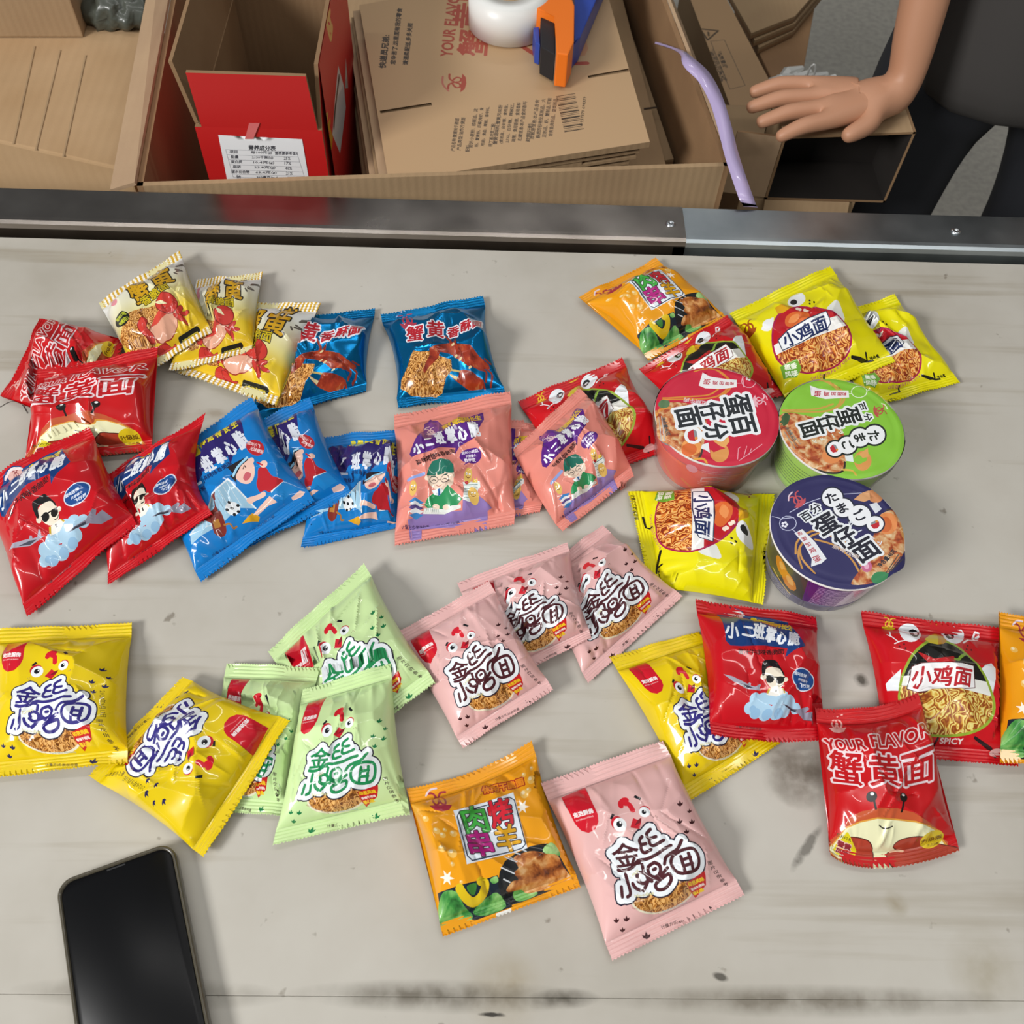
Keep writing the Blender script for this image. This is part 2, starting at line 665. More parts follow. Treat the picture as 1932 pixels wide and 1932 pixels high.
def cover(X):
    i, j = under_ix(X)
    np.minimum.at(UNDER, (i, j), X[:, 2])


def packet(design, quad, label, z=(4, 4, 4, 4), T=17.0, seed=1, mids=None, pinch=0.05, crump=1.0, belly=3.0, folds=(), group=None, seal_col=None, flip=()):
    """quad: photo pixels of TL TR BR BL; z: heights of those corners above the table in mm;
    mids: {'T': (dx, dy, dz mm)} moves an edge's middle by pixels; folds: extra sharp creases (u0, v0, u1, v1, mm)"""
    rng = np.random.default_rng(seed)
    W, L = design.size
    pts, ex, keep = packet_grid(W, L)
    P2, Tr, col, mi, cen = design.build(pts, None, keep, ex)
    q = [np.array(c, float) for c in quad]
    w3 = [at(c[0], c[1], TABLE + zz / 1000.0) for c, zz in zip(q, z)]
    TL, TR, BR, BL = w3
    mids = mids or {}

    def mid(k, i, j):
        d = mids.get(k, (0, 0, 0))
        c = (q[i] + q[j]) / 2 + np.array(d[:2])
        return at(c[0], c[1], TABLE + ((z[i] + z[j]) / 2 + (d[2] if len(d) > 2 else 0)) / 1000.0)
    nodes = [BL, BR, TR, TL, mid('B', 3, 2), mid('R', 1, 2), mid('T', 0, 1), mid('L', 0, 3)]
    seeds = rng.random((17, 2)) * [W, L]
    hs = rng.normal(0, 0.5, 17)
    pl = [(rng.random(), rng.normal(0, 0.35), rng.uniform(-1, 1), rng.uniform(0.014, 0.03), rng.uniform(0.06, 0.2), e) for e in (0, 1) for _ in range(8)]
    fl = list(folds)
    for _ in range(13):
        a = rng.random(2) * 0.8 + 0.1
        th = rng.random() * 6.28
        ln = rng.uniform(0.18, 0.5)
        fl.append((a[0], a[1], a[0] + math.cos(th) * ln, a[1] + math.sin(th) * ln, rng.choice([-1, 1, 1]) * rng.uniform(0.7, 1.8)))
    ph = rng.random(6) * 6.28
    Tm = T * 1.1 / 1000.0

    def ev(p, top=True):
        u, v = p[:, 0] / W, p[:, 1] / L
        w = np.clip((v - SEAL) / (1 - 2 * SEAL), 0, 1)
        x, y = 2 * u - 1, 2 * w - 1
        body = 1 - np.abs(y) ** 2.4
        uu = 0.5 + (u - 0.5) * (1 - pinch * np.clip(body, 0, 1))
        s_, t_ = 2 * uu - 1, 2 * v - 1
        S = serendipity(nodes, s_, t_)
        e = 0.02
        n = np.cross(serendipity(nodes, s_ + e, t_) - serendipity(nodes, s_ - e, t_), serendipity(nodes, s_, t_ + e) - serendipity(nodes, s_, t_ - e))
        n /= np.linalg.norm(n, axis=1)[:, None] + 1e-12
        px = np.clip(1 - np.abs(x) ** 3.2, 0, 1) ** 0.55
        py = np.clip(1 - np.abs(y) ** 2.6, 0, 1) ** 0.72
        prof = px * py
        if not top:
            return S - n * (belly / 1000.0 * prof)[:, None]
        h = Tm * prof
        # crumpled facets: paraboloids that meet in ridges
        d2 = ((p[:, None, :] - seeds) ** 2).sum(2) / 230.0 + hs
        kk = 0.03
        mn = d2.min(1)
        sm = mn - kk * np.log(np.exp(-(d2 - mn[:, None]) / kk).sum(1))
        edge = np.clip(prof * 1.6, 0, 1)
        h = h + 0.00220 * crump * sm * edge
        for (u0, sl, am, wd, ln, e2) in pl:
            dv = (1 - v - SEAL) if e2 else (v - SEAL)
            inb = np.clip(dv, 0, 1)
            dd = (u - u0 - sl * inb) / (wd * (1 + 2.5 * inb))
            h = h + np.where(dv > 0, 0.0029 * crump * am * np.exp(-dd * dd) * np.exp(-inb / ln) * np.clip(dv * 30, 0, 1), 0) * np.clip(px * 1.5, 0, 1)
        for (u0, v0, u1, v1, am) in fl:
            a, b = np.array([u0 * W, v0 * L]), np.array([u1 * W, v1 * L])
            d = b - a
            tt = ((p - a) @ d) / (d @ d)
            dist = np.abs((p - a) @ np.array([-d[1], d[0]])) / np.linalg.norm(d)
            win = np.clip(tt * 5, 0, 1) * np.clip((1 - tt) * 5, 0, 1)
            h = h + am / 1000.0 * crump * win * np.exp(-dist / 1.5) * edge
        h = h + 0.00028 * crump * edge * (np.sin(u * 21 + v * 9 + ph[0]) * np.sin(v * 25 - u * 6 + ph[1]))
        # seals: crimp ribs and a lazy wave
        so = np.clip(np.maximum(SEAL - v, v - 1 + SEAL) / SEAL, 0, 1)
        rib = np.where(so > 0.02, 0.00034 * np.sin(so * 2 * math.pi * 4.5), 0)
        wav = so * (0.0016 * np.sin(u * 7 + ph[2] + v * 3) + 0.0009 * np.sin(u * 17 + ph[3]))
        return S + n * (h + rib + np.maximum(wav, -0.001))[:, None]
    X = ev(P2)
    e = 0.2
    nr = np.cross(ev(P2 + [e, 0]) - ev(P2 - [e, 0]), ev(P2 + [0, e]) - ev(P2 - [0, e]))
    nr /= np.linalg.norm(nr, axis=1)[:, None] + 1e-12
    nr[nr[:, 2] < -0.2] *= -1
    X = press(np.c_[X[:, :2], np.maximum(X[:, 2], TABLE + 0.0024)], 0.0006)
    root = thing('snack_packet', label, 'snack packet', (*X.mean(0)[:2], TABLE), group or 'noodle snack packets on the table')
    lo, hi = SEAL * L, L - SEAL * L
    sel = dict(film_pouch=(cen[:, 1] > lo) & (cen[:, 1] < hi))
    # back of the pouch
    us = np.linspace(0, W, 25)
    vs = np.linspace(0, L, 27)
    G = np.stack(np.meshgrid(us, vs), -1).reshape(-1, 2)
    XB = ev(G, False) - [0, 0, 0.0003]
    XB = press(np.c_[XB[:, :2], np.maximum(XB[:, 2], TABLE + 0.0016)], 0.0010)
    dn = np.stack(np.meshgrid(np.linspace(0, W, 76), np.linspace(0, L, 84)), -1).reshape(-1, 2)
    dense = ev(dn, False) - [0, 0, 0.0006]
    dense = press(np.c_[dense[:, :2], np.maximum(dense[:, 2], TABLE + 0.0014)], 0.0010)
    nb = len(us)
    QB = []
    for j in range(len(vs) - 1):
        for i in range(nb - 1):
            a = j * nb + i
            QB += [(a, a + nb, a + 1), (a + 1, a + nb, a + nb + 1)]
    QB = np.array(QB)
    cb = G[QB].mean(1)
    bk = np.array(design.base(np.array([[W / 2, L / 2]]))[0] if callable(design.base) else lin(design.base))
    uvall = P2 / 100.0
    for nm, m_, mb in (('film_pouch', sel['film_pouch'], (cb[:, 1] > lo) & (cb[:, 1] < hi)),
                       ('crimped_seal', cen[:, 1] >= hi, (cb[:, 1] >= hi) & (cb[:, 1] < L - 2)), ('crimped_seal', cen[:, 1] <= lo, (cb[:, 1] <= lo) & (cb[:, 1] > 2))):
        PP = np.vstack([X, XB])
        TT = np.vstack([Tr[m_], QB[mb] + len(X)])
        NN = np.vstack([nr, np.tile([0, 0, -1.0], (len(XB), 1))])
        cc = np.vstack([col[m_], np.tile(bk, (mb.sum(), 1))])
        mm = np.r_[mi[m_], np.full(mb.sum(), MI[design.basemat])]
        me = raw_mesh(nm, PP, TT, cc, mm, np.vstack([uvall, G / 100.0]), NN)
        link(nm, me, MATLIST, root)
    cover(dense)
    PACKS.append(root)
    return root
# ------------------------------------------------------------------ the printed designs
def jinsi(base, ink, foot, size=(92, 118)):
    D = Design((1020, 1390), 4.4925, base, 'print', [(1020, 1475), (1250, 1395), (1405, 1690), (1155, 1815)], size)
    D.poly([(175, 490), (388, 400), (440, 510), (482, 610), (484, 670), (450, 735), (385, 770), (320, 755), (270, 700), (225, 600)], 'c81428', smooth=False)
    D.text('走进厨房', 352, 608, 46, 20, 'f0e6e6', 2, w=190, res=1)
    D.text('ZOUJINCHUFANG', 362, 652, 17, 20, 'e8b8b8', 0.5, w=170, res=0)
    D.ell(1040, 1265, 305, 190, 'e9e2c8', 20)
    D.ell(1040, 1262, 288, 176, 'c98a35', 20, 'noodle')
    D.text('Enjoy Your Crunchy Time', 890, 1440, 22, -12, 'a86a50', 0.3, res=0)
    D.text('Can Be Eaten Immediately', 1150, 1412, 20, 26, '7fa0b8', 0.3, res=0)
    # cartoon chick face
    D.ell(652, 672, 58, 56, 'c01c2c'); D.ell(672, 686, 58, 58, 'eef2f4'); D.ell(668, 682, 27, col='14161c'); D.ell(678, 670, 8, col='ffffff')
    D.ell(892, 560, 46, 40, 'c01c2c'); D.ell(890, 574, 48, 44, 'eef2f4'); D.ell(885, 573, 20, col='14161c'); D.ell(892, 565, 6, col='ffffff')
    D.poly([(585, 640), (608, 598), (632, 608), (602, 646)], '14161c', smooth=False)
    D.poly([(802, 455), (815, 436), (868, 460), (855, 476)], '14161c', smooth=False)
    D.line([(692, 530), (690, 505), (715, 480), (740, 478), (722, 505), (760, 512), (790, 560)], 42, 'd0182a')
    D.poly([(790, 625), (830, 640), (862, 620), (858, 660), (840, 718), (762, 708)], 'c4182a', smooth=False)
    D.poly([(800, 690), (830, 640), (862, 620), (858, 660)], '7a1420', smooth=False)
    for x, y in ((618, 772), (634, 764), (650, 775), (636, 780), (965, 615), (980, 605), (995, 612), (985, 600)):
        D.ell(x, y, 4, col='8a6a62', n=6)
    # title
    S = [[(862, 778), (836, 815), (850, 848), (895, 838)], [(852, 848), (850, 890), (880, 918), (938, 888)],
         [(938, 712), (902, 755), (922, 790), (985, 772)], [(924, 792), (930, 838), (965, 852), (1052, 800)],
         [(640, 1078), (700, 1075), (770, 1045), (825, 985), (900, 970), (985, 930), (1050, 880), (1112, 848)],
         [(665, 1225), (672, 1318)], [(706, 1108), (742, 1235), (748, 1290), (722, 1315)], [(772, 1188), (800, 1228), (842, 1248)],
         [(858, 1018), (868, 1066)],
         [(830, 1150), (810, 1120), (835, 1090), (880, 1095), (905, 1130), (905, 1180), (870, 1250)], [(822, 1168), (870, 1185), (920, 1160), (945, 1165)],
         [(965, 1000), (912, 1040), (925, 1105), (975, 1128), (1015, 1090), (1010, 1030), (965, 1000)], [(958, 1062), (976, 1054)],
         [(930, 1130), (1000, 1135), (1075, 1050)], [(985, 1180), (1060, 1120), (1095, 1110), (1105, 1170), (1060, 1235), (1000, 1245), (975, 1205), (1000, 1170)],
         [(1050, 1018), (1062, 960), (1110, 918), (1165, 880), (1200, 805)],
         [(1125, 940), (1200, 895), (1285, 885), (1325, 950), (1335, 1040), (1290, 1090), (1200, 1110), (1135, 1075), (1105, 1000), (1125, 940)],
         [(1190, 950), (1218, 1095)], [(1252, 925), (1285, 1070)], [(1198, 985), (1266, 962)], [(1210, 1042), (1280, 1020)]]
    gl = lambda r, c: D.text('金', 712, 940, 225, 14, c, r)
    D.lines(S, 130, '262033'); gl(65, '262033')
    D.lines(S, 106, 'e9eef2'); gl(53, 'e9eef2')
    D.poly([(800, 1010), (880, 1000), (1050, 930), (1060, 1000), (880, 1080), (760, 1130)], 'e9eef2')
    D.lines(S, 29, ink); gl(5, ink)
    D.text('Crispy', 785, 1105, 42, 52, 'd8d29a', 1, res=0)
    D.text('Noodles', 875, 1288, 36, 14, 'd8d29a', 1, res=0)
    D.poly([(1232, 1200), (1300, 1150), (1388, 1088), (1400, 1130), (1408, 1215), (1325, 1338), (1280, 1280)], 'c41c20', smooth=False)
    D.text('印尼风味', 1318, 1186, 44, 28, 'f0c820', 2, w=150, res=1)
    D.text('香辣牛排味', 1336, 1232, 30, 30, 'f4e4dc', 1, w=130, res=1)
    D.text('掌心脆', 1345, 1276, 40, 32, 'f0c820', 2, w=95, res=1)
    for i, ch in enumerate('图片仅供参考'):
        D.text(ch, 1432 + i * 27, 1018 + i * 42, 40, 18, '3a2a2a', 0.5, res=1)
    D.text('计量方式:散装称重', 1185, 1548, 42, 22, '3a2626', 0.5, w=310, res=1)
    if base == 'e2c40a':
        D.text('2024年9月13日', 1365, 830, 44, -66, '7a6a14', 0.5, w=350, res=0)
    if base == 'c9e3a4':
        D.poly([(1110, 1705), (1175, 1680), (1190, 1715), (1125, 1742)], '2c2e30', smooth=False); D.poly([(1125, 1742), (1190, 1715), (1202, 1745), (1138, 1772)], 'e4e6e6', smooth=False)
    for x, y, s in ((1190, 505, 32), (1268, 565, 24), (1190, 645, 32), (1290, 652, 32), (1245, 732, 32), (630, 1525, 36), (725, 1512, 38), (695, 1610, 34), (1450, 1420, 52), (918, 1672, 52)):
        D.foot(x, y, s * 1.35, foot, 8)
    return D


DJY = jinsi('e2c40a', '30287a', '241f50')
DJG = jinsi('c9e3a4', '1c8a50', '157a44')
DJP = jinsi('dfb1ae', '4a1a22', '3c1418')


def pilot():
    D = Design((1310, 1120), 6.6615, 'c00a18', 'print', [(1312, 1130), (1540, 1160), (1558, 1395), (1341, 1386)], (95, 100))
    b = '123a78'
    D.poly([(305, 265), (365, 240), (385, 180), (460, 165), (560, 175), (640, 225), (670, 275), (900, 290), (1200, 362), (1260, 440), (1390, 690), (1245, 735), (1135, 812), (1165, 708), (880, 660), (560, 685), (400, 692), (335, 640)], b, smooth=False)
    D.ell(545, 280, 105, 55, 'dcb0a8', -18)
    D.logo(555, 285, 62, '8c3438', -15)
    D.line([(400, 235), (470, 205), (560, 212), (650, 270)], 34, 'e6d8d8')
    D.row([(c, 778 + i * 72, 342 + i * 17, 70) for i, c in enumerate('我们都是特长生')], rot=-14, col='e8d010', bold=3, res=1)
    D.row([('小', 440, 500, 230, 185), ('二', 652, 500, 165, 135), ('班', 805, 495, 200, 150), ('掌', 962, 530, 195, 120), ('心', 1095, 570, 170, 105), ('脆', 1250, 585, 205, 135)], rot=-8, col='e9eef4', bold=7)
    D.row([(c, 545 + i * 78, 752 - i * 2, 72) for i, c in enumerate('蜜汁牛排味香脆面')], rot=-3, col='1c1014', bold=1.5, res=1)
    for pts in ([(292, 1052), (420, 1062), (640, 1130), (668, 1108), (688, 1122), (680, 1150), (740, 1168), (800, 1130), (816, 1142), (790, 1188), (812, 1216), (620, 1196), (420, 1120)],
                [(1062, 1384), (1300, 1430), (1350, 1420), (1420, 1408), (1440, 1440), (1400, 1470), (1480, 1475), (1500, 1592), (1380, 1560), (1300, 1475), (1140, 1420)]):
        if pts[0][0] < 500:
            D.poly(pts, 'a8a4b4', smooth=False)
            D.poly([(480, 1125), (640, 1150), (720, 1185), (620, 1185)], '484a58', smooth=False)
    for x, y, r in ((740, 1320, 75), (850, 1330, 90), (960, 1320, 85), (1070, 1330, 95), (1180, 1360, 85), (1270, 1420, 65), (680, 1420, 70), (760, 1460, 80), (880, 1480, 85), (1000, 1475, 85), (1110, 1455, 80)):
        D.ell(x, y, r, col='a9cbe2')
    for x, y, r in ((760, 1480, 60), (900, 1500, 60), (1040, 1495, 60), (720, 1430, 40)):
        D.ell(x, y, r, col='90b8d8')
    D.ell(848, 1045, 36, col='e6d8c4'); D.ell(1108, 1105, 32, col='e6d8c4')
    D.poly([(875, 960), (960, 930), (1060, 950), (1100, 1050), (1090, 1140), (1050, 1200), (980, 1205), (920, 1160), (880, 1080)], 'eadfcb')
    D.poly([(832, 1010), (842, 870), (905, 842), (1010, 842), (1050, 900), (1098, 1010), (1092, 1060), (1060, 965), (985, 935), (895, 930), (862, 1022)], '141214')
    D.ell(932, 1072, 50, 50, '181412', -10); D.ell(1048, 1102, 48, 46, '181412', -10)
    D.line([(890, 1035), (990, 1058), (1100, 1078)], 14, '181412', smooth=False)
    D.line([(1012, 1168), (1050, 1175), (1080, 1155)], 9, '181412')
    D.poly([(880, 1268), (920, 1188), (1000, 1200), (1075, 1205), (1112, 1268), (1000, 1300)], 'ece8e0', smooth=False)
    D.poly([(885, 1240), (915, 1180), (940, 1195), (900, 1260)], 'c8a830', smooth=False); D.poly([(1068, 1210), (1085, 1218), (1112, 1268), (1090, 1262)], 'c8a830', smooth=False)
    D.poly([(990, 1210), (1010, 1212), (1006, 1250), (988, 1245)], '181412', smooth=False)
    D.poly([(1062, 1384), (1300, 1430), (1350, 1420), (1420, 1408), (1440, 1440), (1400, 1470), (1480, 1475), (1500, 1592), (1380, 1560), (1300, 1475), (1140, 1420)], '8a8698', smooth=False)
    D.poly([(1110, 1395), (1290, 1440), (1270, 1460), (1120, 1415)], '3a3c4a', smooth=False)
    D.poly([(1250, 1190), (1290, 1160), (1330, 1225), (1260, 1205)], 'd8dce8', smooth=False)
    D.ell(1348, 1100, 158, 128, 'd8dce8', -25); D.ell(1348, 1100, 146, 116, '1c4a8c', -25)
    D.text('我叫吉祥', 1310, 1045, 50, -12, 'dfe6f2', 1.5, w=170, res=1); D.text('只想做个', 1345, 1112, 38, -12, 'dfe6f2', 1, w=140, res=1); D.text('飞行员', 1368, 1172, 50, -12, 'dfe6f2', 1.5, w=140, res=1)
    D.text('计量方式:散装称重', 700, 1640, 34, -4, '5a0c14', 0.5, w=330, res=1)
    return D


DPI = pilot()


def scholar():
    D = Design((740, 720), 6.0375, 'e08a7c', 'print', [(743.5, 785), (957, 735), (968, 985), (746, 1031)], (95, 108))
    pu = '57207f'
    D.poly([(180, 1600), (340, 1490), (780, 1450), (790, 1310), (960, 1288), (1112, 1400), (1062, 1445), (1070, 1710), (912, 1700), (900, 1625), (205, 1690), (225, 1810), (205, 1810)], '8f78b4', smooth=False)
    D.poly([(215, 1690), (330, 1680), (330, 1790), (225, 1812)], '8f78b4', smooth=False)
    D.poly([(172, 860), (190, 780), (235, 680), (330, 560), (345, 480), (410, 435), (490, 440), (540, 490), (700, 470), (1000, 345), (1014, 420), (905, 640), (735, 720), (682, 818), (690, 735), (540, 765), (360, 845), (200, 912)], pu, smooth=False)
    D.ell(410, 545, 80, 88, '6a2c92'); D.logo(405, 560, 62, 'e6c4cc', 14, 'e6c4cc')
    D.row([(c, 572 + i * 62, 520 - i * 19, 62) for i, c in enumerate('我们都是特长生')], rot=16, col='e0b828', bold=2.5, res=1)
    D.row([('小', 270, 800, 150, 120), ('二', 393, 735, 120, 85), ('班', 508, 660, 165, 105), ('掌', 640, 612, 160, 105), ('心', 765, 580, 150, 95), ('脆', 900, 540, 185, 110)], rot=18, col='eceef4', bold=6)
    D.row([(c, 278 + i * 54, 952 - i * 25, 54) for i, c in enumerate('蒜香烤翅味香脆面')], rot=24, col='30181c', bold=1.5, res=1)
    D.ell(865, 825, 128, 84, pu, 8); D.poly([(815, 895), (870, 890), (790, 942)], pu, smooth=False)
    D.text('我叫小跨益,', 860, 785, 42, 10, 'e8e0f0', 1, w=200, res=1); D.text('只想做个', 870, 828, 36, 10, 'e8e0f0', 1, w=120, res=1); D.text('数学家', 860, 874, 44, 10, 'e8e0f0', 1.5, w=130, res=1)
    D.line([(165, 1150), (335, 1062)], 36, '8fa4dc', smooth=False)
    # paper pile and snack figures
    D.poly([(780, 1130), (975, 1100), (985, 1180), (960, 1200), (940, 1330), (860, 1370), (790, 1350), (795, 1195)], 'dfe6e2', smooth=False)
    for y in (1160, 1205, 1250, 1295, 1335):
        D.line([(800, y), (950, y - 20)], 7, '6a8a84', smooth=False)
    for x, y, rx, ry, r in ((222, 1245, 44, 92, 0), (840, 1050, 46, 100, -8), (905, 1285, 62, 108, 12)):
        D.ell(x, y, rx, ry, 'e0b860', r); D.ell(x - 16, y - 28, 10, 14, 'ffffff'); D.ell(x + 18, y - 26, 10, 14, 'ffffff'); D.ell(x - 14, y - 24, 5, col='201818', n=8); D.ell(x + 20, y - 22, 5, col='201818', n=8)
        D.line([(x - 24, y + 4), (x, y + 24), (x + 26, y + 2)], 7, '6a3414')
    D.poly([(890, 1120), (900, 1060), (925, 1100), (945, 1050), (950, 1120)], 'e0c040', smooth=False)
    D.ell(825, 1130, 22, col='b82430')
    # boy reading
    D.ell(528, 1120, 150, 112, 'eed6c0')
    D.ell(372, 1110, 26, 32, 'eed6c0'); D.ell(665, 1085, 24, 32, 'eed6c0')
    D.poly([(368, 1082), (392, 985), (430, 920), (520, 885), (620, 888), (672, 950), (682, 1065), (590, 1045), (575, 1015), (565, 1050), (490, 1062), (480, 1030), (465, 1068)], '1c6e5c', smooth=False)
    for x, y in ((452, 1120), (578, 1115)):
        t = np.linspace(0, 6.2832, 17)
        D.lines([list(np.c_[x + 46 * np.cos(t), y + 44 * np.sin(t)])], 7, '6a5a58', False)
        D.line([(x - 24, y + 12), (x, y - 4), (x + 24, y + 10)], 8, '2a2020')
    D.line([(497, 1120), (532, 1117)], 7, '6a5a58', smooth=False)
    D.line([(420, 1082), (470, 1076)], 12, '1c5048', smooth=False); D.line([(560, 1070), (605, 1062)], 12, '1c5048', smooth=False)
    D.line([(480, 1180), (510, 1192), (545, 1180)], 6, 'b05a50')
    D.poly([(352, 1400), (385, 1320), (470, 1250), (560, 1235), (610, 1180), (660, 1212), (782, 1340), (700, 1412), (560, 1440), (390, 1432)], '2c9058', smooth=False)
    D.poly([(430, 1240), (510, 1215), (570, 1230), (520, 1285), (460, 1285)], 'e6eef0', smooth=False)
    D.poly([(498, 1225), (522, 1222), (530, 1275), (505, 1290)], '2c64a0', smooth=False)
    D.poly([(352, 1440), (470, 1415), (560, 1425), (660, 1395), (762, 1390), (765, 1425), (580, 1480), (340, 1500)], 'e6eae4', smooth=False)
    for k in range(7):
        D.line([(380 + k * 22, 1432), (372 + k * 22, 1482)], 5, '9aa49c', smooth=False)
    D.ell(482, 1402, 40, 32, 'eed6c0'); D.ell(595, 1402, 40, 30, 'eed6c0')
    for k, c in enumerate(('3c84c4', 'e6e8ea', '5a4a86', 'e6e8ea', '3c84c4')):
        D.poly([(175 + k * 4, 1400 + k * 38), (250 + k * 4, 1350 + k * 38), (345, 1375 + k * 34), (265, 1436 + k * 34)], c, smooth=False)
    D.text('计量方式:散装称重', 260, 1642, 38, 11, '3c2a50', 0.5, w=310, res=1)
    D.text('建议每日摄入', 640, 1595, 34, 8, '3c2a50', 0.5, w=330, res=1)
    return D


DSC = scholar()


def soccer():
    D = Design((370, 740), 5.2226, '0d78c4', 'print', [(272, 886), (474, 747), (592, 945), (381, 1098)], (95, 100))
    nv = '2a1f66'
    D.poly([(-330, 880), (-300, 760), (-120, 650), (60, 560), (200, 400), (450, 265), (490, 300), (525, 440), (400, 600), (380, 680), (350, 600), (150, 720), (-150, 900), (-290, 960)], nv, smooth=False)
    D.row([(c, -60 + i * 78, 590 - i * 46, 62) for i, c in enumerate('我们都是特长生')], rot=33, col='d8cc30', bold=2.5, res=1)
    D.row([('小', -190, 865, 190, 150), ('二', -20, 780, 140, 110), ('班', 140, 685, 175, 125), ('掌', 265, 605, 175, 105), ('心', 372, 520, 160, 95), ('脆', 478, 440, 190, 105)], rot=33, col='d8dce6', bold=6)
    D.row([(c, 20 + i * 50, 880 - i * 28, 52) for i, c in enumerate('乔家烧烤味香脆面')], rot=30, col='14285c', bold=1.5, res=1)
    D.ell(625, 520, 98, 68, 'b4242c', -28); D.text('我叫小飞', 612, 490, 38, -24, 'e8c8c8', 1, w=140, res=1); D.text('足球健将', 640, 545, 38, -24, 'e8c8c8', 1, w=140, res=1)
    # goal
    D.poly([(350, 828), (600, 1108), (450, 1110), (290, 1252), (-40, 1500), (-60, 1380), (200, 985)], '9cc4dc', smooth=False)
    D.lines([[(350, 828), (200, 985), (-60, 1380)], [(350, 828), (600, 1108)], [(-60, 1380), (290, 1252)]], 16, 'dfe8ee', False)
    for k in range(9):
        D.line([(335 - k * 34, 860 + k * 45), (470 - k * 50, 1085 + k * 30)], 4, 'dfe8ee', smooth=False)
    # boy
    D.poly([(635, 800), (650, 720), (720, 710), (780, 800), (885, 850), (760, 955), (700, 930), (645, 940), (620, 860)], 'b8202a')
    D.poly([(755, 945), (885, 850), (905, 870), (760, 968)], 'e8ecf0', smooth=False)
    D.ell(705, 682, 40, 34, 'eec4b4'); D.line([(640, 660), (690, 690)], 16, 'b8202a', smooth=False)
    D.poly([(400, 760), (470, 660), (560, 620), (610, 690), (605, 780), (560, 850), (500, 860), (440, 830)], 'eec4b4')
    D.poly([(345, 715), (440, 650), (540, 602), (552, 630), (480, 690), (425, 790), (430, 855), (370, 800), (400, 770)], '241c22', smooth=False)
    D.line([(402, 790), (450, 700), (540, 610)], 24, '9cd0ec'); D.ell(585, 640, 26, 32, 'eec4b4')
    D.poly([(495, 800), (530, 750), (575, 765), (550, 815), (510, 830)], 'c8606a')
    D.line([(500, 720), (515, 690), (525, 705)], 9, '3a2426')
    D.poly([(690, 940), (700, 985), (600, 1030), (560, 1060), (520, 1040), (530, 1000), (620, 970)], 'eec4b4')
    D.poly([(700, 985), (760, 965), (890, 850), (1000, 940), (860, 1050), (740, 990)], '1a84cc', smooth=False)
    D.poly([(740, 990), (808, 1060), (720, 1090), (610, 1190), (580, 1170), (640, 1090)], 'eec4b4', smooth=False)
    D.poly([(465, 1265), (540, 1190), (570, 1160), (635, 1195), (620, 1240), (560, 1250)], 'e0a41c', smooth=False)
    D.poly([(935, 1020), (1020, 955), (1068, 975), (1040, 1020), (950, 1050)], 'eec4b4', smooth=False)
    D.ell(388, 1120, 68, 70, 'e6eaee')
    for x, y in ((380, 1120), (435, 1085), (335, 1140), (355, 1060), (400, 1180), (440, 1150)):
        D.ell(x, y, 18, 16, '1a1a20', n=6)
    D.poly([(200, 1000), (225, 980), (215, 1080), (280, 1180), (310, 1330), (260, 1390), (190, 1360), (160, 1240), (60, 1180), (50, 1120), (170, 1080)], '7c2a20')
    D.poly([(170, 1215), (230, 1190), (260, 1290), (200, 1320)], 'b07830', smooth=False)
    D.line([(290, 1275), (350, 1270), (380, 1310), (410, 1290)], 16, 'a87028')
    D.text('计量方式:散装称重', 300, 1500, 40, 37, '0c2c5c', 0.5, w=340, res=1)
    D.text('建议每日摄入能力值', 620, 1300, 38, 36, '0c2c5c', 0.5, w=380, res=1)
    return D


DSO = soccer()


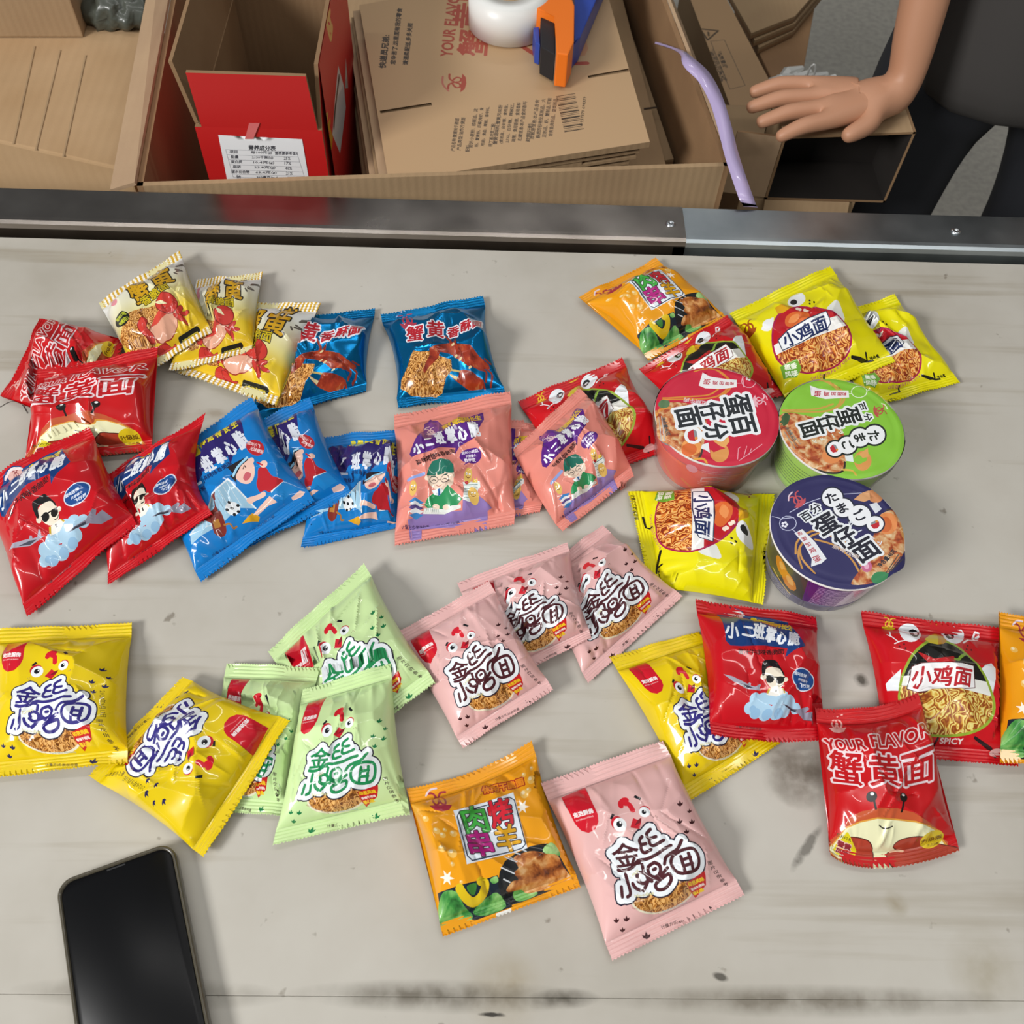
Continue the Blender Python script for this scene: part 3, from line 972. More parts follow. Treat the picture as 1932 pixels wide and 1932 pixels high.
def chick_red():
    D = Design((1620, 1140), 6.0385, 'c4101a', 'print', [(1624, 1155), (1888, 1184), (1921, 1444), (1672, 1424)], (102, 100))
    D.poly([(460, 760), (340, 860), (282, 920), (300, 996), (440, 995)], 'e8ecf0', smooth=False)
    D.poly([(1390, 790), (1450, 730), (1530, 702), (1582, 760), (1580, 880), (1545, 1055)], 'e8ecf0', smooth=False)
    egg = np.array([(740, 470), (600, 580), (510, 720), (452, 880), (440, 1040), (480, 1250), (600, 1420), (800, 1500), (1050, 1512), (1300, 1482), (1480, 1390), (1570, 1250), (1560, 1080), (1450, 830), (1300, 650), (1130, 510), (1000, 455), (870, 440)], float)
    cen = np.array([1000, 1000.0])
    D.poly(egg, '94ac34')
    inner = cen + (egg - cen) * 0.945
    D.poly(inner, 'd0a050', 'pale')
    ip = smooth_poly(inner, True, 3)
    D.poly(ip[ip[:, 1] < 1010 + (ip[:, 0] - 1000) * 0.13], 'e9e9e2', smooth=False)
    D.poly(ip[ip[:, 1] < 905 + (ip[:, 0] - 1000) * 0.10], '14120f', smooth=False)
    D.poly([(650, 580), (705, 605), (830, 680), (960, 672), (1055, 648), (1080, 690), (1060, 725), (900, 745), (760, 715), (700, 650)], 'b81e22', smooth=False)
    D.line([(1070, 690), (1115, 690), (1150, 650), (1215, 605)], 30, '84a83c')
    D.poly([(735, 440), (800, 390), (870, 362), (940, 385), (1003, 455), (950, 500), (880, 512), (790, 490)], 'd8c020', smooth=False)
    D.poly([(890, 365), (940, 385), (1003, 455), (950, 500), (880, 512)], 'c88c18', smooth=False)
    D.poly([(800, 225), (970, 228), (855, 265)], 'd8b020', smooth=False)
    for cx, cy, px, py, gx in ((580, 350, 630, 355, 645), (1085, 368, 1040, 376, 1042)):
        D.ell(cx, cy, 128, 116, 'edf0f4', -12); D.ell(px, py, 58, col='0e1014'); D.ell(gx, py + 4, 25, col='f4f6f8')
    for l in ([(390, 480), (450, 455), (520, 445), (620, 460)], [(310, 380), (360, 400), (430, 455)], [(345, 340), (345, 395)], [(1200, 465), (1250, 430), (1360, 432)], [(1320, 425), (1330, 330), (1372, 345)], [(1340, 400), (1372, 380)]):
        D.line(l, 13, 'f0e8ea', smooth=False)
    for x, y in ((500, 488), (445, 512), (515, 535), (1255, 495), (1240, 540), (1300, 545)):
        D.ell(x, y, 12, col='5a1014', n=8)
    D.logo(355, 235, 85, 'e0c020', -5)
    p = [(585, 745), (690, 718), (1300, 752), (1322, 985), (1200, 1000), (700, 978), (560, 950)]
    D.poly(p, 'f0eeee', smooth=False, out=(9, '5a2020'))
    D.text('小鸡面', 935, 862, 235, -4, 'b4222c', 6, w=690)
    D.text('SPICY', 1075, 1552, 66, -3, 'f0dcd8', 3, w=260, res=1)
    D.lines([[(915, 1525), (860, 1665), (690, 1600)], [(1330, 1525), (1520, 1650), (1560, 1740)], [(1640, 1580), (1620, 1640)], [(690, 1600), (640, 1570)]], 30, '241014', False)
    D.poly([(1490, 1690), (1560, 1640), (1660, 1660), (1680, 1730), (1540, 1730)], 'd8a8a4')
    return D


DCR = chick_red()


def chick_yellow():
    D = Design((1370, 490), 4.2933, 'e6dc08', 'print', [(1377, 588), (1564.5, 497), (1690, 674), (1489, 753)], (102, 100))
    D.poly([(800, 420), (850, 350), (890, 335), (925, 370), (955, 480)], 'e9ebe4')
    D.poly([(270, 560), (300, 510), (370, 455), (345, 560)], 'e9ebe4')
    egg = np.array([(530, 375), (430, 405), (365, 500), (350, 640), (378, 760), (450, 845), (590, 892), (760, 872), (900, 820), (985, 735), (1006, 620), (980, 520), (900, 450), (760, 395), (640, 372)], float)
    cen = np.array([680, 640.0])
    D.poly(egg, 'a8164c')
    inner = cen + (egg - cen) * 0.955
    D.poly(inner, 'd08030', 'sauced')
    ip = smooth_poly(inner, True, 3)
    sl = lambda c: ip[:, 1] < c - (ip[:, 0] - 680) * 0.42
    D.poly(ip[sl(655)], 'eceae6', smooth=False)
    D.poly(ip[sl(575)], 'b81420', smooth=False)
    D.poly([(470, 520), (470, 450), (540, 420), (640, 430), (650, 480), (560, 540)], 'd8682c'); D.poly([(490, 500), (510, 450), (570, 440), (560, 490)], 'e89050')
    for x, y in ((570, 395), (632, 405)):
        D.ell(x - 10, y, 16, 14, 'f0dcc8', n=8); D.ell(x + 10, y + 6, 16, 14, 'f0dcc8', n=8)
    D.poly([(375, 395), (430, 370), (490, 375), (530, 378), (450, 420), (400, 430)], 'd8a010', smooth=False)
    D.ell(555, 325, 78, 46, 'f0f2f2', 22); D.ell(532, 338, 30, 22, '101216', 10); D.ell(322, 512, 52, 34, 'f0f2f2', 40)
    for x, y in ((665, 322), (702, 333), (665, 350)):
        D.ell(x, y, 9, col='18180c', n=8)
    D.poly([(408, 640), (485, 560), (640, 490), (790, 430), (828, 512), (800, 548), (600, 640), (442, 712)], 'eef0f2', smooth=False, out=(8, '28304c'))
    D.text('小鸡面', 622, 572, 125, 25, '1e2c5c', 3.5, w=385)
    D.poly([(425, 845), (560, 785), (600, 855), (565, 925), (458, 945)], '6fa832', smooth=False)
    D.text('椒香', 510, 845, 52, 15, 'e9f0da', 2, w=100, res=1); D.text('风味', 518, 900, 52, 15, 'e9f0da', 2, w=105, res=1)
    D.row([(c, 690 + i * 22.5, 918 - i * i * 0.45 - i * 5.2, 27) for i, c in enumerate('CHICKENFLAVOUR')], rot=24, col='c87868', bold=1, res=0)
    D.lines([[(1005, 765), (1135, 790), (1120, 735)], [(1135, 790), (1180, 780)], [(788, 890), (785, 950), (700, 990)]], 18, '18160c', False)
    D.text('净含量', 1195, 752, 34, 20, '28280c', 1, w=80, res=1)
    D.logo(172, 540, 55, '9c4a10', 25)
    D.text('计量方式:散装称重', 640, 1055, 30, 22, '28280c', 0.5, w=240, res=1)
    return D


DCY = chick_yellow()


def crab_red():
    D = Design((1520, 1290), 5.22, 'c01016', 'print', [(1541, 1336), (1732.6, 1303), (1808, 1604), (1570, 1622)], (88, 116))
    D.logo(290, 330, 85, 'e0a8a0', 15)
    D.poly([(150, 1700), (400, 1340), (440, 1210), (560, 1105), (740, 1045), (900, 1035), (1050, 1080), (1180, 1180), (1290, 1290), (1400, 1500), (1420, 1700), (1200, 1760), (500, 1790)], 'bd5530', smooth=False)
    dome = [(210, 1660), (300, 1570), (420, 1330), (560, 1222), (720, 1155), (900, 1150), (1080, 1188), (1210, 1262), (1320, 1350), (1400, 1560), (1300, 1740), (750, 1785), (400, 1700)]
    D.poly(dome, 'e4e2b8', smooth=False, out=(14, 'd89a3c'))
    D.line([(750, 1215), (812, 1246), (880, 1215)], 13, '241c14')
    for x, y, rx, ry in ((637, 948, 48, 52), (957, 922, 42, 50)):
        D.ell(x, y, rx, ry, '16100e'); D.ell(x + 2, y - 26, 17, 15, 'eef0f0')
    D.lines([[(665, 990), (688, 1062)], [(955, 970), (944, 1066)]], 20, '16100e', False)
    D.poly([(420, 1690), (450, 1450), (520, 1390), (640, 1385), (700, 1430), (735, 1560), (742, 1650), (700, 1790), (520, 1790)], 'a83c28', out=(9, '4a1812'))
    D.poly([(918, 1440), (970, 1370), (1080, 1350), (1200, 1380), (1300, 1480), (1460, 1580), (1500, 1650), (1250, 1740), (1060, 1722), (930, 1650), (872, 1550), (890, 1500), (1000, 1505)], 'a83c28', out=(9, '4a1812'))
    D.line([(890, 1500), (950, 1490), (1010, 1500)], 20, 'd8b090')
    D.poly([(400, 1430), (440, 1360), (490, 1410), (560, 1520), (545, 1600), (500, 1600), (480, 1510), (390, 1640), (300, 1620)], 'd8c81c')
    D.text('FLAVOR', 410, 1432, 42, 0, '4a4410', 1, w=165, res=0); D.text('蟹黄', 425, 1515, 74, 0, '8c2c34', 4, outs=((10, 'e6b8b8'),), w=150); D.text('风味', 410, 1598, 72, -2, '8c2c34', 4, outs=((10, 'e6b8b8'),), w=150)
    D.ell(1255, 1415, 102, 104, 'd8bc20'); D.text('升级版', 1252, 1412, 58, 4, '6a4a10', 2, w=175, res=1); D.text('不加量', 1270, 1480, 34, 0, '6a4a10', 0.5, w=110, res=1)
    D.text('YOUR', 362, 520, 118, 14, 'b81018', 4, outs=((15, 'eacccc'),), w=360)
    D.text('FLAVOR', 880, 405, 128, 12, 'b81018', 4, outs=((15, 'eacccc'),), w=600)
    for ch, x, y in (('蟹', 385, 725), ('黄', 745, 690), ('面', 1085, 665)):
        D.text(ch, x, y, 330, 6, 'b81018', 6, outs=((24, 'e8d4d8'),), w=300)
    return D


DRC = crab_red()


def crab_yellow():
    def base(c):
        t = np.clip((c[:, 1] / 96.0), 0, 1)
        stops = [(0.0, 'dcb414'), (0.3, 'dfc02c'), (0.42, 'e0d488'), (0.6, 'e4e0c0'), (0.78, 'e6e6e0'), (1.0, 'e8e8e6')]
        out = np.zeros((len(c), 3))
        for ch in range(3):
            out[:, ch] = np.interp(t, [s[0] for s in stops], [lin(s[1])[ch] for s in stops])
        seal = (c[:, 1] < 8.5) | (c[:, 1] > 96 - 8.5)
        st = (np.floor(c[:, 0] / 2.2) % 2).astype(bool)
        out[seal & st] = lin('d0a428')
        out[seal & ~st] = lin('eeeae0')
        return out
    D = Design((180, 460), 4.391, base, 'print', [(185.7, 569), (337, 470), (398.6, 619.4), (250, 716)], (92, 96))
    D.poly([(190, 860), (200, 780), (290, 600), (420, 545), (540, 525), (575, 590), (450, 800), (330, 880)], 'b98a48', 'noodle')
    for l in ([(690, 180), (735, 165), (690, 190)], [(690, 215), (740, 220), (700, 230)], [(680, 240), (705, 250), (690, 245)]):
        D.line(l, 12, '6a6258', smooth=False)
    for r, c in ((13, '2a2418'), (4, 'c89818')):
        D.text('蟹', 385, 425, 165, 33, c, r); D.text('黄', 565, 290, 185, 33, c, r)
    for r, c in ((7, '2a2418'), (2, 'c8b018')):
        D.text('香脆面', 515, 435, 76, 33, c, r, w=290)
    D.poly([(455, 700), (520, 625), (640, 555), (690, 560), (668, 640), (600, 720), (530, 755), (470, 745)], 'dfa58a', out=(5, '9c3420'))
    D.poly([(455, 700), (500, 620), (560, 560), (620, 530), (660, 545), (600, 590), (520, 660)], 'cf4436', smooth=False)
    D.ell(612, 505, 92, 70, 'c8382e', 20, out=(6, '7a1c14')); D.poly([(505, 500), (570, 488), (620, 505), (560, 522)], 'e9e2b4', smooth=False)
    D.poly([(355, 690), (395, 635), (435, 650), (425, 705), (470, 745), (430, 770), (370, 735)], 'c8382e', out=(6, '7a1c14'))
    for x, y, r, a, b in ((712, 535, 60, 42, 17), (752, 555, 15, 40, 14), (700, 590, -20, 44, 15), (735, 600, -50, 34, 12), (520, 800, 35, 62, 30), (600, 808, -10, 52, 14), (560, 775, 10, 50, 16)):
        D.ell(x, y, a, b, 'c8382e', r, out=(4, '8c2018'))
    D.ell(225, 665, 78, 48, '1c1c14', 40); D.text('蟹黄口味', 218, 645, 30, 40, 'b8c030', 1, w=115, res=1); D.text('香脆可口', 240, 680, 30, 40, 'b8c030', 1, w=110, res=1)
    D.line([(695, 790), (845, 690)], 30, '1c1c14', smooth=False); D.text('计量方式:散装称重', 770, 740, 24, 33, 'd8c030', 0.5, w=165, res=1)
    D.logo(160, 520, 42, 'd88a94', 30)
    return D


DYC = crab_yellow()


def crab_blue():
    D = Design((700, 540), 6.9, '0a7cb8', 'foil', [(717.4, 590.7), (908.7, 556.7), (953, 745), (754, 768)], (98, 98))
    D.logo(430, 450, 120, 'a83448', 10, 'b8b4dc')
    D.poly([(500, 850), (600, 865), (720, 870), (860, 910), (1020, 940), (1032, 1060), (950, 1150), (900, 1300), (830, 1432), (650, 1425), (500, 1370), (370, 1322), (360, 1220), (430, 1080), (460, 930)], 'b07838', 'noodle', smooth=False)
    D.poly([(720, 845), (860, 775), (1000, 740), (1010, 660), (1050, 740), (1090, 650), (1100, 760), (1290, 800), (1420, 920), (1550, 1010), (1560, 1060), (1400, 1065), (1250, 1030), (1130, 940), (1000, 870), (870, 860), (840, 935), (720, 1040), (660, 1130), (640, 1090), (680, 990), (730, 900)], '8c2a18', 'shell', smooth=False)
    D.poly([(980, 1095), (1110, 1135), (1140, 1060), (1250, 1080), (1350, 1120), (1440, 1190), (1410, 1265), (1250, 1250), (1080, 1180)], '9c2818', 'shell')
    D.poly([(985, 1100), (1110, 1140), (1090, 1175), (1010, 1130)], 'd8c898', smooth=False); D.line([(1020, 1060), (1130, 1070)], 20, 'c8b070', smooth=False)
    D.lines([[(1400, 1060), (1500, 1090), (1480, 1200)], [(1520, 1060), (1580, 1130), (1540, 1250)], [(1440, 1200), (1460, 1300)], [(1500, 950), (1580, 1000)], [(940, 620), (1010, 700)]], 26, '8c3020')
    for x, y in ((1050, 760), (1090, 900), (1150, 940), (1280, 1050)):
        D.ell(x, y, 26, 16, 'd8c090', 30)
    for ch, x, y, h in (('蟹', 520, 620, 215), ('黄', 808, 555, 230), ('香', 1060, 572, 155), ('酥', 1245, 530, 145), ('面', 1405, 528, 135)):
        D.text(ch, x, y, h, 8, 'b4222e', 6, outs=((22, 'e4e4ec'),), shear=0.15)
    return D


DBC = crab_blue()


def kebab():
    D = Design((760, 1390), 4.954, 'e69a12', 'print', [(766, 1489), (1000, 1393), (1095, 1670.6), (835.7, 1766.5)], (98, 110))
    D.poly([(295, 1445), (860, 1250), (1010, 1575), (370, 1815)], '182430', smooth=False)
    D.poly([(310, 1560), (350, 1430), (470, 1420), (560, 1560), (640, 1650), (600, 1720), (380, 1805), (330, 1700)], '3c8a40', 'lettuce')
    D.poly([(640, 1620), (760, 1480), (860, 1420), (950, 1570), (760, 1660)], '2c6a34', 'lettuce')
    D.poly([(790, 1290), (850, 1260), (870, 1310), (820, 1330)], '3c8a40', 'lettuce')
    D.line([(500, 1385), (560, 1470), (640, 1520), (720, 1450), (745, 1330), (700, 1310)], 82, 'd8b818')
    D.poly([(570, 1370), (660, 1330), (650, 1440), (610, 1440)], '3c7a30')
    plate = [(1400, 948), (1300, 938), (1180, 955), (1030, 1025), (930, 1110), (880, 1220), (865, 1340), (900, 1450), (990, 1560), (1100, 1530), (1590, 1325), (1500, 1150)]
    D.poly(plate, '1c1e20', smooth=False)
    D.poly([(1300, 1020), (1330, 960), (1390, 940), (1450, 1010), (1465, 1070), (1390, 1060)], '3f9038', 'lettuce'); D.poly([(1010, 1460), (1060, 1380), (1250, 1440), (1080, 1525)], '3f9038', 'lettuce')
    D.poly([(1015, 1070), (1110, 1020), (1210, 1005), (1330, 1040), (1440, 1065), (1490, 1180), (1575, 1310), (1480, 1370), (1350, 1400), (1150, 1440), (1090, 1400), (970, 1420), (950, 1390), (1000, 1320), (1060, 1300), (1015, 1240), (1060, 1180)], 'a8602c', 'meat')
    D.lines([[(1030, 950), (1140, 1005)], [(1020, 1010), (1080, 1035)], [(930, 1065), (1045, 1115)], [(895, 1180), (1020, 1248)], [(920, 1295), (980, 1325)]], 12, 'c8ccd0', False)
    D.poly([(446, 640), (1020, 434), (1152, 972), (565, 1166)], 'dfe6ee', smooth=False)
    D.lines([[(500, 650), (980, 480), (1030, 510), (1135, 930), (1100, 970), (620, 1125), (570, 1090), (480, 690), (500, 650)]], 10, '343c50', False)
    for ch, x, y, c in (('烤', 895, 630, 'c82030'), ('肉', 645, 705, '3ca03c'), ('羊', 958, 872, 'd8a018'), ('串', 690, 945, 'b0207c')):
        D.text(ch, x, y, 290, 14, c, 7, outs=((16, '3a3038'),), w=225)
    D.text('休闲干脆面', 920, 378, 78, 14, 'e08418', 4, outs=((13, 'a02418'),), w=410, res=1)
    D.logo(320, 560, 112, 'a0283c', 14, 'dcc8d0')
    for x, y, r in ((1130, 455, 42), (1170, 425, 26), (1195, 335, 38), (1120, 285, 20), (1195, 235, 18), (285, 880, 34), (440, 870, 36), (335, 1060, 38), (430, 1085, 44), (430, 1180, 20), (360, 850, 20), (190, 780, 30), (340, 910, 30), (515, 1330, 18)):
        D.ell(x, y, r, col='e8b85c'); D.ell(x - r * .3, y - r * .3, r * .45, col='f0dcb0', n=8)
    for cx, cy in ((380, 1300), (1110, 572)):
        D.poly([(cx + (70 if i % 2 == 0 else 28) * math.cos(i * 0.5236), cy + (70 if i % 2 == 0 else 28) * math.sin(i * 0.5236)) for i in range(12)], 'f6eee0', smooth=False)
    D.poly([(860, 1640), (1000, 1590), (995, 1640), (862, 1695)], 'e8e6e0', smooth=False)
    return D


DKE = kebab()
# ------------------------------------------------------------------ table
X0, X1 = -1.25, 1.35
Y_FAR = 0.5 * (at(0, 437, TABLE)[1] + at(1932, 490, TABLE)[1])
Y_BACK = 0.5 * (at(0, 357, TABLE + .012)[1] + at(1932, 410, TABLE + .012)[1])
Y_GR = 0.5 * (at(520, 1878, TABLE)[1] + at(1900, 1889, TABLE)[1])


def stain(m, prev, ctr, rx, ry, rot, col, amt, tc, ns, soft=0.5):
    mp = nd(m, 'ShaderNodeMapping', vector_type='TEXTURE')
    mp.inputs['Location'].default_value = (ctr[0], ctr[1], 0)
    mp.inputs['Rotation'].default_value = (0, 0, rot)
    mp.inputs['Scale'].default_value = (rx, ry, 10)
    g = nd(m, 'ShaderNodeTexGradient', gradient_type='SPHERICAL')
    lk(m, tc, 'Object', mp, 'Vector'); lk(m, mp, 0, g, 'Vector')
    mu = nd(m, 'ShaderNodeMath', operation='MULTIPLY')
    lk(m, g, 'Fac', mu, 0); lk(m, ns, 'Fac', mu, 1)
    mr = nd(m, 'ShaderNodeMapRange')
    mr.inputs['From Min'].default_value = 0.28 * (1 - soft); mr.inputs['From Max'].default_value = 0.28 * (1 - soft) + 0.5 * soft
    mr.inputs['To Max'].default_value = amt
    lk(m, mu, 0, mr, 'Value')
    mx = nd(m, 'ShaderNodeMixRGB')
    mx.inputs[2].default_value = (*lin(col), 1)
    lk(m, mr, 0, mx, 'Fac'); lk(m, prev, 0, mx, 1)
    return mx


def table_mat():
    m = mat('worn_white_board', 'cfcabf', 0.42, spec=0.4)
    tc = nd(m, 'ShaderNodeTexCoord')
    n1 = nd(m, 'ShaderNodeTexNoise', Scale=3.2, Detail=6.0, Roughness=0.6)
    lk(m, tc, 'Object', n1, 'Vector')
    r = ramp(m, [(0.3, 'aaa498'), (0.5, 'bab5ab'), (0.75, 'c6c3ba')])
    lk(m, n1, 'Fac', r, 'Fac')
    # faint drag marks along the board
    mp = nd(m, 'ShaderNodeMapping'); mp.inputs['Scale'].default_value = (1.6, 28, 1)
    lk(m, tc, 'Object', mp, 'Vector')
    n2 = nd(m, 'ShaderNodeTexNoise', Scale=2.0, Detail=5.0); lk(m, mp, 0, n2, 'Vector')
    r2 = ramp(m, [(0.56, 'ffffff'), (0.75, 'c9bfac')]); lk(m, n2, 'Fac', r2, 'Fac')
    mx = nd(m, 'ShaderNodeMixRGB', blend_type='MULTIPLY', Fac=0.55); lk(m, r, 0, mx, 1); lk(m, r2, 0, mx, 2)
    # specks
    n3 = nd(m, 'ShaderNodeTexNoise', Scale=60.0, Detail=3.0); lk(m, tc, 'Object', n3, 'Vector')
    r3 = ramp(m, [(0.70, 'ffffff'), (0.76, '8c8070')]); lk(m, n3, 'Fac', r3, 'Fac')
    mx2 = nd(m, 'ShaderNodeMixRGB', blend_type='MULTIPLY', Fac=0.6); lk(m, mx, 0, mx2, 1); lk(m, r3, 0, mx2, 2)
    ns = nd(m, 'ShaderNodeTexNoise', Scale=70.0, Detail=4.0); lk(m, tc, 'Object', ns, 'Vector')
    p = mx2

    def st(px, py, px2, py2, wid, col, amt, soft=0.5):
        nonlocal p
        a, b = at(px, py, TABLE), at(px2, py2, TABLE)
        c = (a + b) / 2
        L = np.linalg.norm(a - b) / 2
        p = stain(m, p, (c[0], c[1] - Y0T), max(L, wid), wid, math.atan2(b[1] - a[1], b[0] - a[0]), col, amt, tc, ns, soft)
    st(1475, 1672, 1565, 1535, 0.007, '5a564e', 0.75, 0.35)
    st(1450, 1420, 1560, 1480, 0.035, '6a6052', 0.75, 0.8)
    st(1500, 1395, 1530, 1540, 0.03, '5a5044', 0.7, 0.8)
    st(1610, 1277, 1640, 1290, 0.009, '3c382f', 0.9, 0.5)
    st(1590, 1245, 1640, 1250, 0.02, '7a7264', 0.5, 0.8)
    st(1330, 1835, 1385, 1850, 0.004, '4c4840', 0.9, 0.4)
    st(350, 775, 460, 785, 0.008, '8c7f6c', 0.6, 0.6)
    st(1650, 720, 1790, 900, 0.03, '9a9280', 0.4, 0.9)
    st(1660, 1690, 1720, 1720, 0.012, '8a7c5c', 0.6, 0.7)
    st(1820, 1800, 1900, 1860, 0.03, '9c927c', 0.6, 0.9)
    st(900, 1830, 1000, 1900, 0.03, '9a8c70', 0.6, 0.9)
    st(520, 1874, 1160, 1886, 0.011, '5c5548', 0.85, 0.9)
    st(0, 1868, 560, 1880, 0.011, '6c6456', 0.8, 0.9)
    st(1080, 1884, 1980, 1893, 0.011, '6c6456', 0.8, 0.9)
    st(880, 1912, 980, 1916, 0.003, '2c2822', 0.95, 0.3)
    st(960, 1890, 1150, 1880, 0.008, '4a4438', 0.8, 0.7)
    st(1400, 520, 1700, 560, 0.03, 'aa9c80', 0.5, 0.9)
    st(1060, 520, 1400, 520, 0.02, 'b0a284', 0.5, 0.9)
    st(30, 480, 500, 500, 0.02, 'a89a80', 0.4, 0.9)
    lk(m, p, 0, bsdf(m), 'Base Color')
    rr = nd(m, 'ShaderNodeMapRange'); rr.inputs['To Min'].default_value = 0.34; rr.inputs['To Max'].default_value = 0.6
    lk(m, n1, 'Fac', rr, 'Value'); lk(m, rr, 0, bsdf(m), 'Roughness')
    return m


Y0T = 0.45
tbl = thing('packing_table', 'long white packing table with stained top and steel angle edging', 'table', (0, Y0T, 0))
TM = table_mat()
bm = bmesh.new(); box(bm, X0, X1, Y_GR + 0.00005, Y_FAR - 0.0075, TABLE - 0.03, TABLE)
obj('tabletop', bm, TM, tbl, bevel=0.0005)
bm = bmesh.new(); box(bm, X0, X1, -0.10, Y_GR - 0.00005, TABLE - 0.03, TABLE - 0.0006)
obj('front_board', bm, TM, tbl, bevel=0.0005)
bm = bmesh.new(); box(bm, X0, X1, -0.09, Y_BACK - 0.01, TABLE - 0.034, TABLE - 0.030)
obj('underframe', bm, mat('dark_steel', '3a3836', 0.5, 0.8), tbl)
LEGM = MATS['dark_steel']
for lx in (X0 + 0.05, X1 - 0.05):
    for ly in (-0.05, Y_BACK - 0.06):
        bm = bmesh.new(); box(bm, lx - 0.02, lx + 0.02, ly - 0.02, ly + 0.02, 0.0, TABLE - 0.034)
        obj('leg', bm, LEGM, tbl)


def steel(name, c1, c2, c3, rough):
    m = mat(name, c1, rough, 1.0)
    tc = nd(m, 'ShaderNodeTexCoord')
    n = nd(m, 'ShaderNodeTexNoise', Scale=14.0, Detail=6.0); lk(m, tc, 'Object', n, 'Vector')
    r = ramp(m, [(0.3, c1), (0.55, c2), (0.75, c3)]); lk(m, n, 'Fac', r, 'Fac'); lk(m, r, 0, bsdf(m), 'Base Color')
    rr = nd(m, 'ShaderNodeMapRange'); rr.inputs['To Min'].default_value = rough - .08; rr.inputs['To Max'].default_value = rough + .14
    lk(m, n, 'Fac', rr, 'Value'); lk(m, rr, 0, bsdf(m), 'Roughness')
    return m


ST1 = steel('brown_steel', '857d76', '968e87', 'a49d96', 0.2)
ST2 = steel('blue_steel', '98a0a4', 'acb4b8', 'bcc4c6', 0.3)
ZS = TABLE + 0.012
xj = at(1292, 430, ZS)[0]
for nm, xa, xb, m_, dz in (('steel_angle', X0, xj, ST1, 0.0012), ('steel_angle', xj - 0.012, X1, ST2, 0.0)):
    bm = bmesh.new()
    prof = [(Y_FAR, TABLE - 0.03), (Y_FAR, TABLE + 0.004), (Y_FAR + 0.001, ZS - 0.003), (Y_FAR + 0.004, ZS - 0.0006), (Y_FAR + 0.008, ZS), (Y_BACK, ZS), (Y_BACK, ZS - 0.004), (Y_FAR + 0.008, ZS - 0.004), (Y_FAR + 0.005, TABLE + 0.004), (Y_FAR + 0.005, TABLE - 0.03)]
    rows = [[bm.verts.new((x, y, z + dz)) for y, z in prof] for x in (xa, xb)]
    for i in range(len(prof)):
        j = (i + 1) % len(prof)
        bm.faces.new((rows[0][i], rows[1][i], rows[1][j], rows[0][j]))
    bm.faces.new(rows[0]); bm.faces.new(rows[1][::-1])
    sa = obj(nm, bm, m_, tbl)
    if dz:
        sc1 = sa
        tag(sa, 'brownish left length of steel angle')
    else:
        sc2 = sa
        tag(sa, 'bluish grey right length of steel angle')
for (px_, py_), par, dz in (((1265, 423), sc1, .0012), ((1803, 437), sc2, 0)):
    c = at(px_, py_, ZS + dz)
    bm = bmesh.new(); lathe(bm, [(0.0052, 0), (0.005, .0008), (0.0036, .0018), (.0018, .0021), (.0017, .0009)], 24, c)
    obj('screw', bm, mat('bright_zinc', 'c8ccd0', 0.25, 1.0), par, True)

bm = bmesh.new(); box(bm, -4, 4, -2.5, 5.5, -0.05, 0)
fm = mat('concrete', '8a867e', 0.75)
tc = nd(fm, 'ShaderNodeTexCoord'); n = nd(fm, 'ShaderNodeTexNoise', Scale=70.0, Detail=6.0); lk(fm, tc, 'Object', n, 'Vector')
r = ramp(fm, [(0.35, '9c9890'), (0.6, 'aaa69c'), (0.8, 'b2aea4')]); lk(fm, n, 'Fac', r, 'Fac'); lk(fm, r, 0, bsdf(fm), 'Base Color')
tag(obj('floor', bm, fm), 'grey concrete floor beyond the table', kind='structure')

wm = mat('grey_plaster', 'a8a49c', 0.9)
for nm, b_, lb in (('wall_back', (-4, 4, 5.5, 5.6, 0, 3.2), 'plain grey back wall of the packing room'), ('wall_right', (4, 4.1, -2.5, 5.6, 0, 3.2), 'plain grey side wall of the packing room')):
    bm = bmesh.new(); box(bm, *b_); tag(obj(nm, bm, wm), lb, kind='structure')

# footprints of the three cups press down whatever lies beneath
for cx_, cy_ in ((1353, 783), (1588, 806), (1580, 1000)):
    c = at(cx_, cy_, TABLE + 0.059)
    g = np.array([(x, y) for x in np.linspace(-.053, .053, 90) for y in np.linspace(-.053, .053, 90) if math.hypot(x, y) < .0525])
    rr_ = np.hypot(g[:, 0], g[:, 1])
    cover(np.c_[c[0] + g[:, 0], c[1] + g[:, 1], TABLE + np.where(rr_ < .0380, .0006, .0006 + (rr_ - .0380) / .009 * .055)])

# ------------------------------------------------------------------ packets: zoomed corners TL TR BR BL
K = dict
P = packet
P(DJP, [(1020, 1476), (1250, 1396), (1405, 1690), (1156, 1814)], 'pink packet lying alone, nearest the viewer of all packets', (6, 14, 6, 5), 19, 46, crump=1.0)
P(DKE, [(767, 1487), (1002, 1398), (1096, 1674), (836, 1768)], 'orange kebab packet lying nearest the viewer beside the pink packet', (6, 7, 5, 5), 19, 45, K(T=(0, 14, 0)), crump=1.3)
P(DRC, [(1538, 1334), (1732, 1304), (1810, 1606), (1566, 1616)], 'red crab packet overlapping the red chick packet near the dark table smear', (13, 20, 6, 6), 20, 44, K(B=(-20, 28, 0), T=(8, 14, 0)), crump=1.3)
P(DKE, [(1884, 1154), (2078, 1190), (2086, 1446), (1888, 1440)], 'orange packet cut off by the right edge of the photo', (12, 6, 5, 14), 18, 43)
P(DCR, [(1624, 1153), (1888, 1184), (1922, 1446), (1670, 1428)], 'red chick packet with full open beak print at the right', (6, 6, 5, 5), 19, 42, crump=0.9)
P(DPI, [(1312, 1130), (1540, 1162), (1560, 1396), (1342, 1388)], 'red pilot packet lying on the yellow packet below the navy cup', (14, 6, 9, 20), 19, 41, K(B=(0, 8, 0)), crump=0.9)
